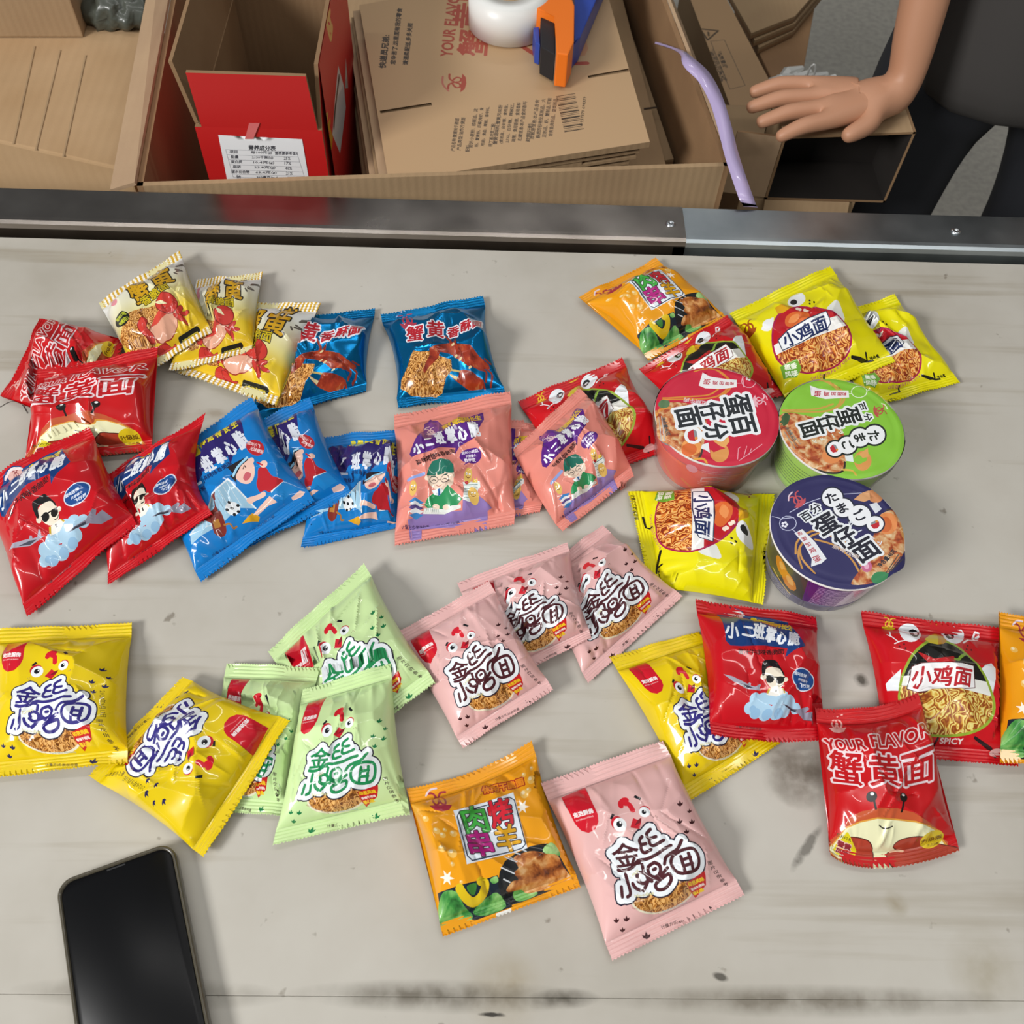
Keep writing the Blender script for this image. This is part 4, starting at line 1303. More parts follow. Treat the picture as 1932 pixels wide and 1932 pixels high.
P(DJY, [(1150, 1238), (1318, 1190), (1472, 1404), (1304, 1512)], 'yellow packet with blue lettering under the red pilot packet', (5, 5, 5, 5), 18, 40)
P(DJY, [(-6, 1186), (249, 1174), (240, 1440), (-14, 1468)], 'yellow packet with blue lettering beside the left edge, date printed on its side', (6, 6, 11, 6), 19, 32)
P(DJY, [(548, 1360), (386, 1618), (166, 1462), (342, 1276)], 'yellow packet turned upside down, resting on the green one', (18, 6, 6, 10), 19, 34, crump=1.3)
P(DJG, [(572, 1300), (736, 1250), (773, 1536), (515, 1596)], 'pale green packet lying uppermost and nearest the viewer of the three', (16, 22, 7, 5), 20, 39)
P(DJG, [(428, 1250), (604, 1258), (530, 1540), (372, 1530)], 'pale green packet half under the turned yellow packet', (5, 8, 5, 4), 17, 33)
P(DJG, [(505, 1228), (686, 1062), (822, 1290), (640, 1420)], 'pale green packet farthest from the viewer, tilted beside the pink packets', (7, 14, 22, 6), 18, 38, crump=1.2)
P(DJP, [(742, 1196), (922, 1096), (1044, 1302), (874, 1412)], 'pink packet leftmost of three, overlapping the middle one', (9, 22, 16, 5), 19, 37, crump=1.2)
P(DJP, [(862, 1098), (1070, 1022), (1116, 1206), (940, 1290)], 'pink packet in the middle of three, squeezed with a folded corner', (6, 16, 14, 6), 18, 36, crump=1.4)
P(DJP, [(1000, 1090), (1136, 990), (1288, 1126), (1110, 1290)], 'pink packet rightmost of the overlapping three, touching the sideways yellow packet', (4, 5, 5, 4), 16, 35)
P(DCY, [(1463, 932), (1441, 1140), (1226, 1106), (1183, 926)], 'yellow chick packet turned sideways below the red cup', (4, 4, 4, 4), 20, 31, pinch=0.03)
P(DCY, [(1376, 590), (1566, 500), (1690, 684), (1488, 762)], 'yellow chick packet overlapping another one behind the green cup', (7, 10, 16, 7), 18, 30)
P(DCY, [(1538, 602), (1686, 556), (1812, 722), (1640, 770)], 'yellow chick packet half hidden, farthest to the right of the cups', (4, 5, 5, 4), 15, 29, crump=1.6)
P(DCR, [(1205, 695), (1378, 590), (1484, 742), (1300, 806)], 'red chick packet behind the red noodle cup', (8, 12, 8, 4), 17, 28)
P(DKE, [(1091, 560), (1236, 488), (1376, 600), (1224, 680)], 'orange kebab packet lying alone nearest the steel edge', (7, 7, 6, 5), 21, 27, K(L=(6, -4, 0)), pinch=0.09)
P(DSC, [(968, 846), (1092, 730), (1196, 900), (1062, 1004)], 'tilted salmon packet with tucked corners, next to the red noodle cup', (14, 20, 10, 5), 19, 26, K(T=(6, -4, 0), R=(12, -6, 0), L=(-10, 4, 0)), crump=1.5)
P(DCR, [(977, 756), (1173, 674), (1260, 850), (1070, 925)], 'red chick packet partly under the tilted salmon packet', (4, 5, 4, 4), 16, 25)
P(DSC, [(744, 783), (962, 736), (970, 990), (745, 1031)], 'salmon packet with green haired reader lying flat in full view', (12, 14, 10, 5), 19, 24, K(R=(6, 0, 0)), crump=1.7)
P(DSC, [(930, 788), (1068, 796), (1018, 968), (860, 990)], 'salmon packet mostly hidden between two other salmon packets', (4, 8, 4, 4), 15, 23, crump=1.4)
P(DBC, [(718, 592), (911, 558), (955, 750), (752, 770)], 'metallic blue crab packet lying in full view above the salmon packet', (5, 5, 4, 4), 20, 17, crump=1.5, pinch=0.1)
P(DPI, [(-36, 922), (169, 806), (258, 990), (52, 1165)], 'red pilot packet cut off by the left edge of the photo', (6, 24, 20, 5), 19, 22, K(T=(-10, -8, 0)), crump=1.1)
P(DPI, [(196, 898), (388, 778), (402, 972), (204, 1105)], 'red pilot packet half covered by another, touching the leftmost blue packet', (5, 24, 22, 5), 18, 21, K(R=(-22, 10, 0)), crump=1.3)
P(DSO, [(268, 889), (474, 749), (593, 945), (379, 1098)], 'blue football packet leftmost of three, showing the running boy and the ball', (6, 18, 17, 5), 19, 20)
P(DSO, [(394, 842), (583, 748), (665, 936), (458, 1040)], 'blue football packet in the middle, half under its left neighbour', (5, 14, 15, 5), 18, 19)
P(DSO, [(602, 824), (780, 806), (742, 998), (568, 1036)], 'blue football packet rightmost of three, crumpled and tucked beside the salmon packet', (4, 5, 4, 4), 18, 18, K(R=(22, 10, 8)), crump=1.6)
P(DRC, [(72, 698), (298, 652), (286, 850), (46, 876)], 'upright red packet with smiling crab above the two red pilot packets', (19, 22, 8, 6), 19, 15, K(T=(0, 4, 0)), crump=1.2)
P(DYC, [(186, 570), (338, 472), (400, 628), (258, 716)], 'yellow and cream packet leftmost of its three, showing its whole striped top seal', (8, 14, 20, 14), 20, 12)
P(DYC, [(372, 528), (496, 512), (474, 664), (318, 700)], 'yellow and cream packet in the middle of its three, bottom seal folded toward the viewer', (5, 9, 16, 12), 18, 13, K(B=(0, 4, 0)))
P(DYC, [(452, 568), (606, 572), (520, 766), (330, 702)], 'yellow and cream packet rightmost of its three, overlapping the dark blue foil packet', (4, 9, 12, 4), 17, 14)
P(DBC, [(508, 600), (708, 582), (690, 738), (470, 800)], 'metallic blue crab packet half hidden behind the yellow packets', (4, 4, 4, 4), 18, 16, crump=1.5, seal_col=1)
P(DRC, [(2, 748), (74, 600), (236, 640), (175, 815)], 'red packet lying half under another, its lettering reading upward at the far left', (5, 12, 9, 5), 19, 11, K(T=(6, -6, 4)), crump=1.3)
# ------------------------------------------------------------------ noodle cups
HC = 0.059


def cup(name_label, ctr_px, R, lid, side, tab_dir=None, wrap=False, clear=False, parts_label=None):
    c = at(*ctr_px, TABLE + HC)
    root = thing('noodle_cup', name_label, 'noodle cup', (c[0], c[1], TABLE), 'paper cups of instant noodles')
    # body: unrolled print wrapped round a tapered wall
    Rt, Rb = R - 0.0012, R * 0.80
    Wm, Hm = 2 * math.pi * R * 900, HC * 1000 - 2.0
    us, vs = np.linspace(-Wm / 2, Wm / 2, 97), np.linspace(0, Hm, 24)
    G = np.stack(np.meshgrid(us, vs), -1).reshape(-1, 2)
    P2, T, col, mi, cen = side.build(G, None, lambda q: np.ones(len(q), bool), ())
    th = P2[:, 0] / Wm * 2 * math.pi - math.pi / 2
    zz = P2[:, 1] / 1000.0 + 0.0006
    rr = Rb + (Rt - Rb) * (P2[:, 1] / Hm) ** 0.9
    rr = np.where(P2[:, 1] < 2.5, rr - 0.0015 * (1 - P2[:, 1] / 2.5), rr)
    X = np.c_[c[0] + rr * np.cos(th), c[1] + rr * np.sin(th), TABLE + zz]
    link('cup_body', raw_mesh('cup_body', X, T, col, mi, P2 / 100.0), MATLIST, root)
    bm = bmesh.new(); lathe(bm, [(Rb - 0.004, 0.0032), (Rb - 0.0025, 0.0002), (Rb - 0.0008, 0.0006)], 64, (c[0], c[1], TABLE), True, False)
    obj('cup_foot', bm, mat('white_card', 'e4e2de', 0.5), root, True)
    bm = bmesh.new()
    pr = [(Rt - .0006 + 0.0021 * math.cos(a), HC - 0.0024 + 0.0019 * math.sin(a)) for a in np.linspace(0, 2 * math.pi, 13)]
    lathe(bm, pr, 72, (c[0], c[1], TABLE), False, False)
    obj('rim', bm, MATS['white_card'], root, True)
    # lid
    rad = lambda a: 1.0 + (0.075 * np.exp(-((np.mod(a - (tab_dir if tab_dir is not None else 0) + math.pi, 2 * math.pi) - math.pi) / 0.17) ** 2) if tab_dir is not None else 0 * a)
    rings = [np.array([[0.0, 0.0]])]
    ang = np.linspace(0, 2 * math.pi, 96, endpoint=False)
    for k in range(1, 22):
        f = k / 22
        rings.append(np.c_[np.cos(ang), np.sin(ang)] * (f * R * 1000 * rad(ang))[:, None])
    edge = np.c_[np.cos(ang), np.sin(ang)] * (R * 1000 * rad(ang))[:, None]
    P2, T, col, mi, cen = lid.build(np.vstack(rings), None, lambda q: np.hypot(q[:, 0], q[:, 1]) <= R * 1000 * rad(np.arctan2(q[:, 1], q[:, 0])) + 0.01, [(edge, True)])
    d = np.hypot(P2[:, 0], P2[:, 1]) / (R * 1000)
    a_ = np.arctan2(P2[:, 1], P2[:, 0])
    zz = HC + 0.0006 - 0.0010 * np.clip((d - 0.93) / 0.07, 0, 1) ** 2 - 0.0012 * np.exp(-((d - .86) / .03) ** 2) * 0.4 - 0.004 * np.clip(d - 1, 0, 1) * 10 + 0.0003 * np.sin(a_ * 9) * d ** 3
    X = np.c_[c[0] + P2[:, 0] / 1000, c[1] + P2[:, 1] / 1000, TABLE + zz]
    mi = np.where(mi == MI['print'], MI['paper'], mi)
    link('foil_lid', raw_mesh('foil_lid', X, T, col, mi, P2 / 100.0), MATLIST, root)
    bm = bmesh.new()
    r0 = [bm.verts.new((c[0] + math.cos(a) * R * float(rad(np.array(a))) * 0.9995, c[1] + math.sin(a) * R * float(rad(np.array(a))) * 0.9995, TABLE + HC - 0.0005 - (0.003 if float(rad(np.array(a))) > 1.02 else 0))) for a in ang]
    r1 = [bm.verts.new((c[0] + math.cos(a) * R * 0.975, c[1] + math.sin(a) * R * 0.975, TABLE + HC - 0.0042)) for a in ang]
    for i in range(96):
        bm.faces.new((r0[i], r1[i], r1[(i + 1) % 96], r0[(i + 1) % 96]))
    obj('lid_skirt', bm, mat('silver_foil', 'e4e6e8', 0.35, 0.35), root, True)
    if wrap:
        m = MATS.get('shrink_film')
        if m is None:
            m = mat('shrink_film', 'f0e0e0', 0.12)
            tr = nd(m, 'ShaderNodeBsdfTransparent'); gl = nd(m, 'ShaderNodeBsdfGlossy', Roughness=0.12)
            df = nd(m, 'ShaderNodeBsdfDiffuse', Color=(0.9, 0.82, 0.82, 1))
            lw = nd(m, 'ShaderNodeLayerWeight', Blend=0.14)
            tcx = nd(m, 'ShaderNodeTexCoord'); nz = nd(m, 'ShaderNodeTexNoise', Scale=55.0, Detail=3.0); lk(m, tcx, 'Object', nz, 'Vector')
            bp = nd(m, 'ShaderNodeBump', Strength=0.35, Distance=0.002); lk(m, nz, 'Fac', bp, 'Height'); lk(m, bp, 'Normal', gl, 'Normal')
            m0 = nd(m, 'ShaderNodeMixShader'); m0.inputs[0].default_value = 0.10; lk(m, tr, 0, m0, 1); lk(m, df, 0, m0, 2)
            mm = nd(m, 'ShaderNodeMixShader')
            lk(m, lw, 'Fresnel', mm, 0); lk(m, m0, 0, mm, 1); lk(m, gl, 0, mm, 2)
            out = m.node_tree.nodes['Material Output']; lk(m, mm, 0, out, 'Surface')
        bm = bmesh.new()
        n = 72
        rng = np.random.default_rng(5)
        jit = rng.normal(0, 1, (7, n))
        prof = [(R * 1.012, HC + 0.0002), (R * 1.016, HC - 0.004), (Rt + .0010, HC - .012), ((Rt + Rb) / 2 + .0016, HC * .5), (Rb + .003, 0.010), (Rb + .0028, 0.0012)]
        rows = []
        for k, (r_, z_) in enumerate(prof):
            j = np.convolve(np.r_[jit[k], jit[k][:4]], np.ones(5) / 5, 'valid') * (0.0009 if k in (2, 3, 4) else 0.0002)
            rows.append([bm.verts.new((c[0] + (r_ + abs(j[i])) * math.cos(2 * math.pi * i / n), c[1] + (r_ + abs(j[i])) * math.sin(2 * math.pi * i / n), TABLE + z_)) for i in range(n)])
        for a, b in zip(rows, rows[1:]):
            for i in range(n):
                bm.faces.new((a[i], b[i], b[(i + 1) % n], a[(i + 1) % n]))
        obj('shrink_wrap', bm, m, root, True)
    return root


def lid_plane(ctr_px):
    c = at(*ctr_px, TABLE + HC)

    def f(q):
        return np.array([(at(x, y, TABLE + HC)[:2] - c[:2]) * 1000 for x, y in q])
    return f


RED_C, GRN_C, NVY_C = (1353, 783), (1588, 806), (1580, 1000)


def bowl_icon(D, x, y, s, rot):
    D.ell(x, y, s, s * 0.92, 'f0f2f4')
    c, sn = math.cos(math.radians(-rot)), math.sin(math.radians(-rot))
    T = lambda pts: [(x + s * (c * a - sn * b), y + s * (sn * a + c * b)) for a, b in pts]
    D.poly(T([(-0.65, -0.1), (0.65, -0.1), (0.45, 0.5), (0, 0.65), (-0.45, 0.5)]), 'c02430', smooth=False)
    D.poly(T([(-0.65, -0.1), (-0.4, -0.42), (0.4, -0.42), (0.65, -0.1)]), '8c9094', smooth=False)
    D.ell(*T([(0.35, -0.25)])[0], s * 0.18, col='e09040')


def lid_red():
    D = Design((1200, 660), 6.9, 'c81a3a', 'paper', plane=lid_plane(RED_C)); D.sq = 0.80
    for pts in ([(760, 285), (900, 250), (1040, 270), (1180, 370), (1205, 480), (1080, 600), (900, 640), (620, 650), (350, 650)], [(830, 262), (980, 250), (1110, 300), (1220, 400), (1215, 520), (1080, 630)], [(350, 632), (700, 615), (950, 590), (1090, 500)]):
        D.line(pts, 20, 'd88a34')
    D.poly([(235, 880), (270, 790), (420, 700), (560, 690), (900, 800), (860, 1330), (760, 1450), (600, 1430), (450, 1345), (300, 1210), (240, 1040)], 'c06028', 'stew')
    D.line([(860, 1290), (840, 1380), (760, 1452), (600, 1445), (440, 1365), (290, 1240)], 22, '3a3230')
    D.line([(250, 860), (310, 790), (420, 760), (480, 790)], 26, 'd89040')
    D.poly([(285, 720), (330, 660), (430, 670), (420, 750), (320, 760)], '5a7a52')
    D.ell(720, 1270, 130, 110, 'e89a50'); D.ell(690, 1300, 100, 80, 'd8682c')
    D.ell(1085, 1340, 122, 128, 'dc9650'); D.poly([(940, 1280), (970, 1215), (1100, 1200), (1160, 1290), (1080, 1310), (1010, 1340)], 'c81a3a', smooth=False)
    D.poly([(1000, 1190), (1190, 1100), (1215, 1200), (1150, 1280), (1080, 1250)], 'e8a860', smooth=False)
    D.poly([(860, 1240), (940, 1215), (960, 1350), (900, 1310), (840, 1290)], 'eceef0', smooth=False)
    D.line([(770, 1425), (880, 1430), (935, 1505)], 26, 'd89a34')
    D.poly([(865, 300), (960, 355), (1180, 388), (1310, 392), (1308, 492), (1100, 516), (900, 506), (815, 470)], 'eceaea', smooth=False)
    D.row([('和', 1250, 445, 50), ('面', 1185, 445, 52), ('加', 1115, 442, 56), ('鸡', 1030, 437, 62), ('蛋', 920, 420, 84)], rot=172, col='b82840', bold=1.5, res=1)
    t = np.linspace(0, 6.2832, 15)
    D.lines([list(np.c_[1465 + 92 * np.cos(t), 415 + 84 * np.sin(t)]), [(1310, 440), (1380, 440)], [(1385, 350), (1400, 490)], [(1540, 390), (1640, 350), (1760, 420)], [(1620, 470), (1650, 505)]], 9, 'e8b0bc', False)
    for k in range(5):
        D.ell(1465 + 28 * math.cos(k * 1.2566), 372 + 26 * math.sin(k * 1.2566), 18, 15, 'f0e6ea', n=8)
    D.logo(1610, 665, 88, 'eab6c0', -78, 'eab6c0')
    chars = [('百', 1385, 978, 320, 305), ('分', 1040, 1067, 290, 250), ('蛋', 1318, 725, 330, 325), ('仔', 992, 803, 300, 275), ('面', 675, 882, 310, 310)]
    for r, c in ((46, 'eceff2'), (9, '20262c')):
        D.row(chars, rot=-77, col=c, bold=r)
    bowl_icon(D, 745, 1120, 120, -80)
    D.text('红烧牛肉', 770, 680, 74, 168, 'd8c0c4', 2, w=300, res=1)
    D.text('净含量:46克', 385, 1000, 62, -76, '5a5654', 2, w=310, res=1)
    for k in range(3):
        D.line([(330 - k * 40, 870 + k * 6), (375 - k * 40, 1170 - k * 10)], 12, 'b8aca8', smooth=False)
    D.lines([[(1320, 1430), (1330, 1290), (1360, 1270)], [(1400, 1400), (1440, 1260)], [(1470, 1370), (1500, 1290)], [(1340, 1450), (1640, 1230)]], 8, 'e8a8b4', False)
    return D


def lid_green():
    D = Design((1440, 690), 4.1103, '86c23a', 'paper', plane=lid_plane(GRN_C)); D.sq = 0.80
    for pts in ([(300, 120), (430, 110), (540, 160), (600, 240), (570, 320), (450, 360), (150, 355)], [(340, 108), (480, 120), (600, 190), (625, 270), (560, 340)], [(150, 345), (400, 340), (540, 300)]):
        D.line(pts, 14, 'c8a048')
    D.poly([(108, 520), (120, 420), (160, 370), (280, 380), (600, 480), (640, 760), (600, 830), (440, 810), (260, 720), (140, 620)], 'c09060', 'stew')
    D.line([(632, 750), (618, 815), (540, 838), (400, 800), (240, 715), (130, 610)], 14, '2c2620')
    D.poly([(135, 420), (170, 370), (205, 390), (190, 450), (150, 470)], '3c5a34')
    D.ell(530, 700, 75, 62, 'e08c50'); D.ell(770, 740, 68, 76, 'd89650'); D.poly([(690, 745), (720, 700), (800, 690), (800, 740), (740, 770)], '86c23a', smooth=False)
    D.poly([(740, 690), (810, 640), (815, 710), (770, 720)], 'e0a460', smooth=False); D.poly([(630, 700), (690, 690), (700, 750), (640, 740)], 'e4ecec', smooth=False)
    D.line([(620, 808), (690, 815), (718, 850)], 14, 'd8b048')
    D.poly([(360, 155), (420, 175), (520, 195), (660, 195), (665, 250), (480, 262), (370, 235)], 'eceaea', smooth=False)
    D.row([('和', 628, 222, 30), ('面', 590, 222, 32), ('加', 545, 222, 34), ('鸡', 490, 222, 42), ('蛋', 420, 218, 52)], rot=176, col='b82840', bold=1, res=1)
    t = np.linspace(0, 6.2832, 15)
    D.lines([list(np.c_[742 + 60 * np.cos(t), 205 + 46 * np.sin(t)]), [(665, 220), (688, 220)], [(800, 200), (850, 175)]], 6, 'e0ecd0', False)
    D.logo(905, 350, 52, 'b85048', -70, 'e0e8c8')
    for r, c in ((13, 'e8ecec'), (2, '1c2420')):
        D.row([('百', 756, 322, 72, 74), ('分', 806, 402, 68, 70)], rot=-72, col=c, bold=r)
    chars = [('蛋', 662, 395, 172, 158), ('仔', 505, 443, 155, 145), ('面', 370, 492, 172, 145)]
    for r, c in ((22, 'e8ecec'), (4, '1c2420')):
        D.row(chars, rot=-72, col=c, bold=r)
    for r, c in ((14, '1c2420'), (0, 'eef0f2')):
        for x, y, s in ((862, 540, 80), (748, 560, 76), (650, 620, 72), (555, 648, 62)):
            D.ell(x, y, s + r, s * 0.92 + r, c)
    D.row([('た', 858, 545, 90), ('ま', 748, 560, 90), ('ご', 655, 618, 85)], rot=-70, col='1c2420', bold=3)
    bowl_icon(D, 550, 645, 52, -60)
    D.row([('ラ', 600, 520, 36), ('ー', 540, 545, 36), ('メ', 455, 572, 34), ('ン', 400, 590, 34)], rot=-65, col='dfe4d4', bold=2, res=1)
    D.text('净含量:46克', 215, 530, 34, -62, '6a6458', 1, w=150, res=1)
    for k in range(3):
        D.line([(160 + k * 22, 510 - k * 6), (245 + k * 20, 650 - k * 20)], 6, '9a9082', smooth=False)
    return D


def lid_navy():
    D = Design((1440, 690), 4.1103, '2c2a5c', 'paper', plane=lid_plane(NVY_C)); D.sq = 0.80
    for pts in ([(250, 1460), (260, 1370), (340, 1300), (450, 1275), (560, 1300), (640, 1380), (760, 1560)], [(300, 1570), (270, 1450), (330, 1350), (440, 1300), (540, 1330)], [(400, 1610), (300, 1500), (280, 1410)], [(400, 1350), (560, 1400), (680, 1500), (740, 1600)]):
        D.line(pts, 15, 'c8924a')
    D.poly([(890, 1180), (960, 1130), (1050, 1130), (1110, 1300), (1110, 1420), (960, 1620), (840, 1690), (690, 1700), (700, 1650), (760, 1560), (740, 1440), (850, 1330)], 'c08850', 'stew')
    D.line([(960, 1120), (1050, 1110), (1095, 1230), (1112, 1400)], 14, '3a3434')
    D.line([(960, 1040), (1010, 1080), (1060, 1180), (1090, 1330)], 16, 'c08a48')
    D.ell(960, 1225, 78, 86, 'e08c50'); D.ell(945, 1235, 52, 60, 'd06a34')
    D.ell(870, 1010, 62, 56, 'cc8858'); D.poly([(700, 1040), (760, 990), (820, 970), (830, 1040), (780, 1060)], 'd8a070', smooth=False); D.poly([(820, 1080), (880, 1060), (920, 1110), (870, 1150)], 'dfe4ec', smooth=False)
    D.ell(800, 1560, 42, 45, 'c86a90'); D.ell(800, 1560, 20, 22, 'e8b0c8')
    D.poly([(835, 1650), (880, 1600), (970, 1610), (940, 1670), (860, 1690)], '3c8a58')
    D.poly([(240, 1300), (300, 1270), (400, 1370), (490, 1500), (450, 1535), (370, 1560), (375, 1500), (310, 1380)], 'e6e8ec', smooth=False)
    D.row([('和', 282, 1305, 34), ('面', 318, 1345, 36), ('加', 345, 1390, 40), ('鸡', 380, 1435, 48), ('蛋', 415, 1500, 58)], rot=28, col='b02c40', bold=1, res=1)
    t = np.linspace(0, 6.2832, 15)
    D.lines([list(np.c_[190 + 65 * np.cos(t), 1225 + 56 * np.sin(t)]), [(140, 1190), (235, 1180)], [(205, 1140), (330, 1070), (470, 1020)], [(220, 1270), (260, 1300)], [(65, 1170), (130, 1185)], [(600, 1000), (760, 990)]], 6, 'b8bcd8', False)
    for k in range(5):
        D.ell(165 + 17 * math.cos(k * 1.2566), 1235 + 16 * math.sin(k * 1.2566), 11, 9, 'e8e8f4', n=8)
    D.logo(262, 1040, 62, 'c05058', 40, 'd8c0d0')
    for r, c in ((13, 'e8ecf0'), (2, '1a1c2c')):
        D.row([('百', 330, 1170, 84), ('分', 404, 1108, 80)], rot=35, col=c, bold=r)
    chars = [('蛋', 488, 1232, 178), ('仔', 630, 1332, 165), ('面', 788, 1432, 195)]
    for r, c in ((22, 'e8ecf0'), (5, '1a1c2c')):
        D.row(chars, rot=35, col=c, bold=r)
    for r, c in ((12, '20243c'), (0, 'eef0f4')):
        for x, y, s in ((535, 1025, 80), (620, 1105, 78), (745, 1165, 88), (865, 1230, 66)):
            D.ell(x, y, s + r, s * 0.92 + r, c)
    D.row([('た', 528, 1025, 95), ('ま', 610, 1105, 95), ('ご', 745, 1160, 95)], rot=30, col='1a1c2c', bold=3)
    bowl_icon(D, 865, 1232, 56, 25)
    D.row([('ラ', 680, 1225, 42), ('ー', 745, 1285, 42), ('メ', 840, 1340, 40), ('ン', 905, 1375, 40)], rot=30, col='e0e4ec', bold=2, res=1)
    D.text('豚骨拉面', 640, 1445, 38, -30, 'c8b8b0', 1, w=230, res=1)
    D.text('净含量:46克', 955, 1495, 44, 52, '2c2a34', 1.5, w=200, res=1)
    for k in range(3):
        D.line([(950 + k * 22, 1610 - k * 10), (1045 + k * 18, 1470 + k * 14)], 7, '4a4440', smooth=False)
    return D


def side_base(base):
    return Design((0, 0), 1.0, base, 'print', plane=lambda q: np.c_[q[:, 0], HC * 1000 - 2 - q[:, 1]])


def dashes(D, x0, x1, y0, y1, step, col, seed, w=0.7):
    rng = np.random.default_rng(seed)
    y = y0
    while y < y1:
        x = x0
        while x < x1:
            ln = rng.uniform(1.0, 5.0)
            D.line([(x, y), (min(x + ln, x1), y)], w, col, smooth=False)
            x += ln + rng.uniform(0.8, 1.6)
        y += step


def side_navy():
    D = side_base('cfc8dc')
    D.poly([(-80, -1), (-26, -1), (-20, 56), (-80, 56)], '4a4a44', smooth=False)
    D.poly([(-28, -1), (6, -1), (2, 56), (-22, 56)], '5c2a78', smooth=False)
    D.poly([(-80, 42), (80, 42), (80, 56), (-80, 56)], '6c6a80', smooth=False)
    for x, y, rx, ry, r in ((-50, 18, 7, 11, 25), (-40, 26, 7, 12, 30)):
        D.ell(x, y, rx, ry, 'd88a30', r); D.ell(x + 1, y - 2, rx * .5, ry * .5, 'e8b060', r)
    D.line([(-58, 34), (-46, 38), (-34, 44)], 1.6, 'd8b870'); dashes(D, -58, -34, 44, 52, 2.6, 'b8b4b8', 3)
    dashes(D, -18, 6, 9, 42, 2.6, 'c0a0cc', 4, 1.0); dashes(D, 10, 60, 6, 40, 3.0, '8c80a4', 5, 0.8)
    return D


def side_red():
    D = side_base('e23a4c')
    D.poly([(-70, 20), (-20, 14), (30, 24), (70, 10), (70, 56), (-70, 56)], 'e4583a', smooth=False)
    D.poly([(40, -1), (90, -1), (90, 56), (52, 56)], '7c7a34', smooth=False)
    for k in range(4):
        D.line([(10 + k * 5, 0), (26 + k * 5, 14), (48 + k * 3, 24), (56 + k * 2, 40)], 2.2, 'dc9430')
    D.ell(-22, 16, 5, 6, 'e09aa8'); dashes(D, -14, 8, 13, 18, 3, 'e8b8b4', 6)
    D.lines([[(-12, 26), (-2, 22), (8, 25), (2, 30), (-12, 32), (-12, 26)]], 1.2, 'e8b8b4', False); dashes(D, -14, 10, 34, 38, 3, 'e8a8a0', 7)
    for k in range(5):
        D.line([(-50 + k * 22, 40), (-40 + k * 22, 48), (-34 + k * 22, 55)], 3, 'dc7c30')
    return D


def side_green():
    D = side_base('a6d84a')
    dashes(D, -75, -20, 14, 44, 4.2, '4a7a24', 8, 1.0)
    D.poly([(20, -1), (60, -1), (60, 12), (20, 10)], 'c8ccc0', smooth=False)
    D.poly([(-90, 46), (90, 46), (90, 56), (-90, 56)], '98c850', smooth=False)
    return D


cup('red lidded noodle cup in clear shrink wrap behind the sideways yellow packet', RED_C, 0.0515, lid_red(), side_red(), math.radians(205), True)
cup('green lidded noodle cup between the red cup and the navy cup', GRN_C, 0.0515, lid_green(), side_green(), None, True)
cup('navy lidded noodle cup with purple side, nearest the viewer of the three cups', NVY_C, 0.0515, lid_navy(), side_navy(), math.radians(-32), False)

# ------------------------------------------------------------------ phone
a, b = at(112, 1668, TABLE), at(336, 1597, TABLE)
ux = (b - a) / np.linalg.norm(b - a)
ux = np.array([math.cos(math.radians(21.2)), math.sin(math.radians(21.2)), 0])
uy = np.array([-ux[1], ux[0], 0])
wph, lph = 0.0770, 0.168
org = (a + b) / 2 - uy * lph / 2
root = thing('mobile_phone', 'black phone in a smoky clear case, cut off by the bottom of the photo', 'phone', (org[0], org[1], TABLE))


def rrect(w, l, r, n=8):
    pts = []
    for cx, cy, a0 in ((w / 2 - r, l / 2 - r, 0), (-w / 2 + r, l / 2 - r, 90), (-w / 2 + r, -l / 2 + r, 180), (w / 2 - r, -l / 2 + r, 270)):
        for k in range(n + 1):
            t = math.radians(a0 + 90 * k / n)
            pts.append((cx + r * math.cos(t), cy + r * math.sin(t)))
    return pts


def prism(bm, rings):
    """rings: list of (outline, z)"""
    rows = [[bm.verts.new(org + ux * x + uy * y + np.array([0, 0, TABLE - org[2] + z])) for x, y in o] for o, z in rings]
    n = len(rows[0])
    for p, q in zip(rows, rows[1:]):
        for i in range(n):
            bm.faces.new((p[i], p[(i + 1) % n], q[(i + 1) % n], q[i]))
    bm.faces.new(rows[0][::-1]); bm.faces.new(rows[-1])


bm = bmesh.new()
prism(bm, [(rrect(wph - .004, lph - .004, .009), .0004), (rrect(wph, lph, .011), .0025), (rrect(wph, lph, .011), .0098), (rrect(wph - .0016, lph - .0016, .0105), .0108), (rrect(wph - .0042, lph - .0042, .0095), .0106), (rrect(wph - .0046, lph - .0046, .0094), .0090)])
obj('phone_case', bm, mat('smoky_tpu', '4a4436', 0.22, 0, 0.3), root, True)
bm = bmesh.new()
prism(bm, [(rrect(wph - .0048, lph - .0048, .0092), .0030), (rrect(wph - .0048, lph - .0048, .0092), .0092), (rrect(wph - .0060, lph - .0060, .0088), .0098)])
obj('screen', bm, mat('black_glass', '050507', 0.35, 0, 0.0, 0.3), root, True)
bm = bmesh.new()
prism(bm, [([(x, y + lph / 2 - .0040) for x, y in rrect(.012, .0010, .0004)], .0096), ([(x, y + lph / 2 - .0040) for x, y in rrect(.012, .0010, .0004)], .0100)])
obj('earpiece_slit', bm, mat('dark_mesh', '1c1c1e', 0.6), root)

# a stray hair on the board
bm = bmesh.new()
tube(bm, [at(x, y, TABLE + .0005) for x, y in smooth_poly([(0, 768), (20, 758), (40, 762), (52, 780)], False)], 0.00025, 5)
tag(obj('hair_strand', bm, mat('hair', '3a322c', 0.6)), 'dark curved hair lying on the table at the left edge below the red packets', 'hair')
# ------------------------------------------------------------------ behind the table: cartons
ZR = TABLE + 0.015


def panel(name, quad, t, m, par, label=None):
    bm = bmesh.new(); slab(bm, quad, t)
    o = obj(name, bm, m, par)
    if label:
        o['label'] = label
    return o


def low(p, z):
    return np.array([p[0], p[1], z])


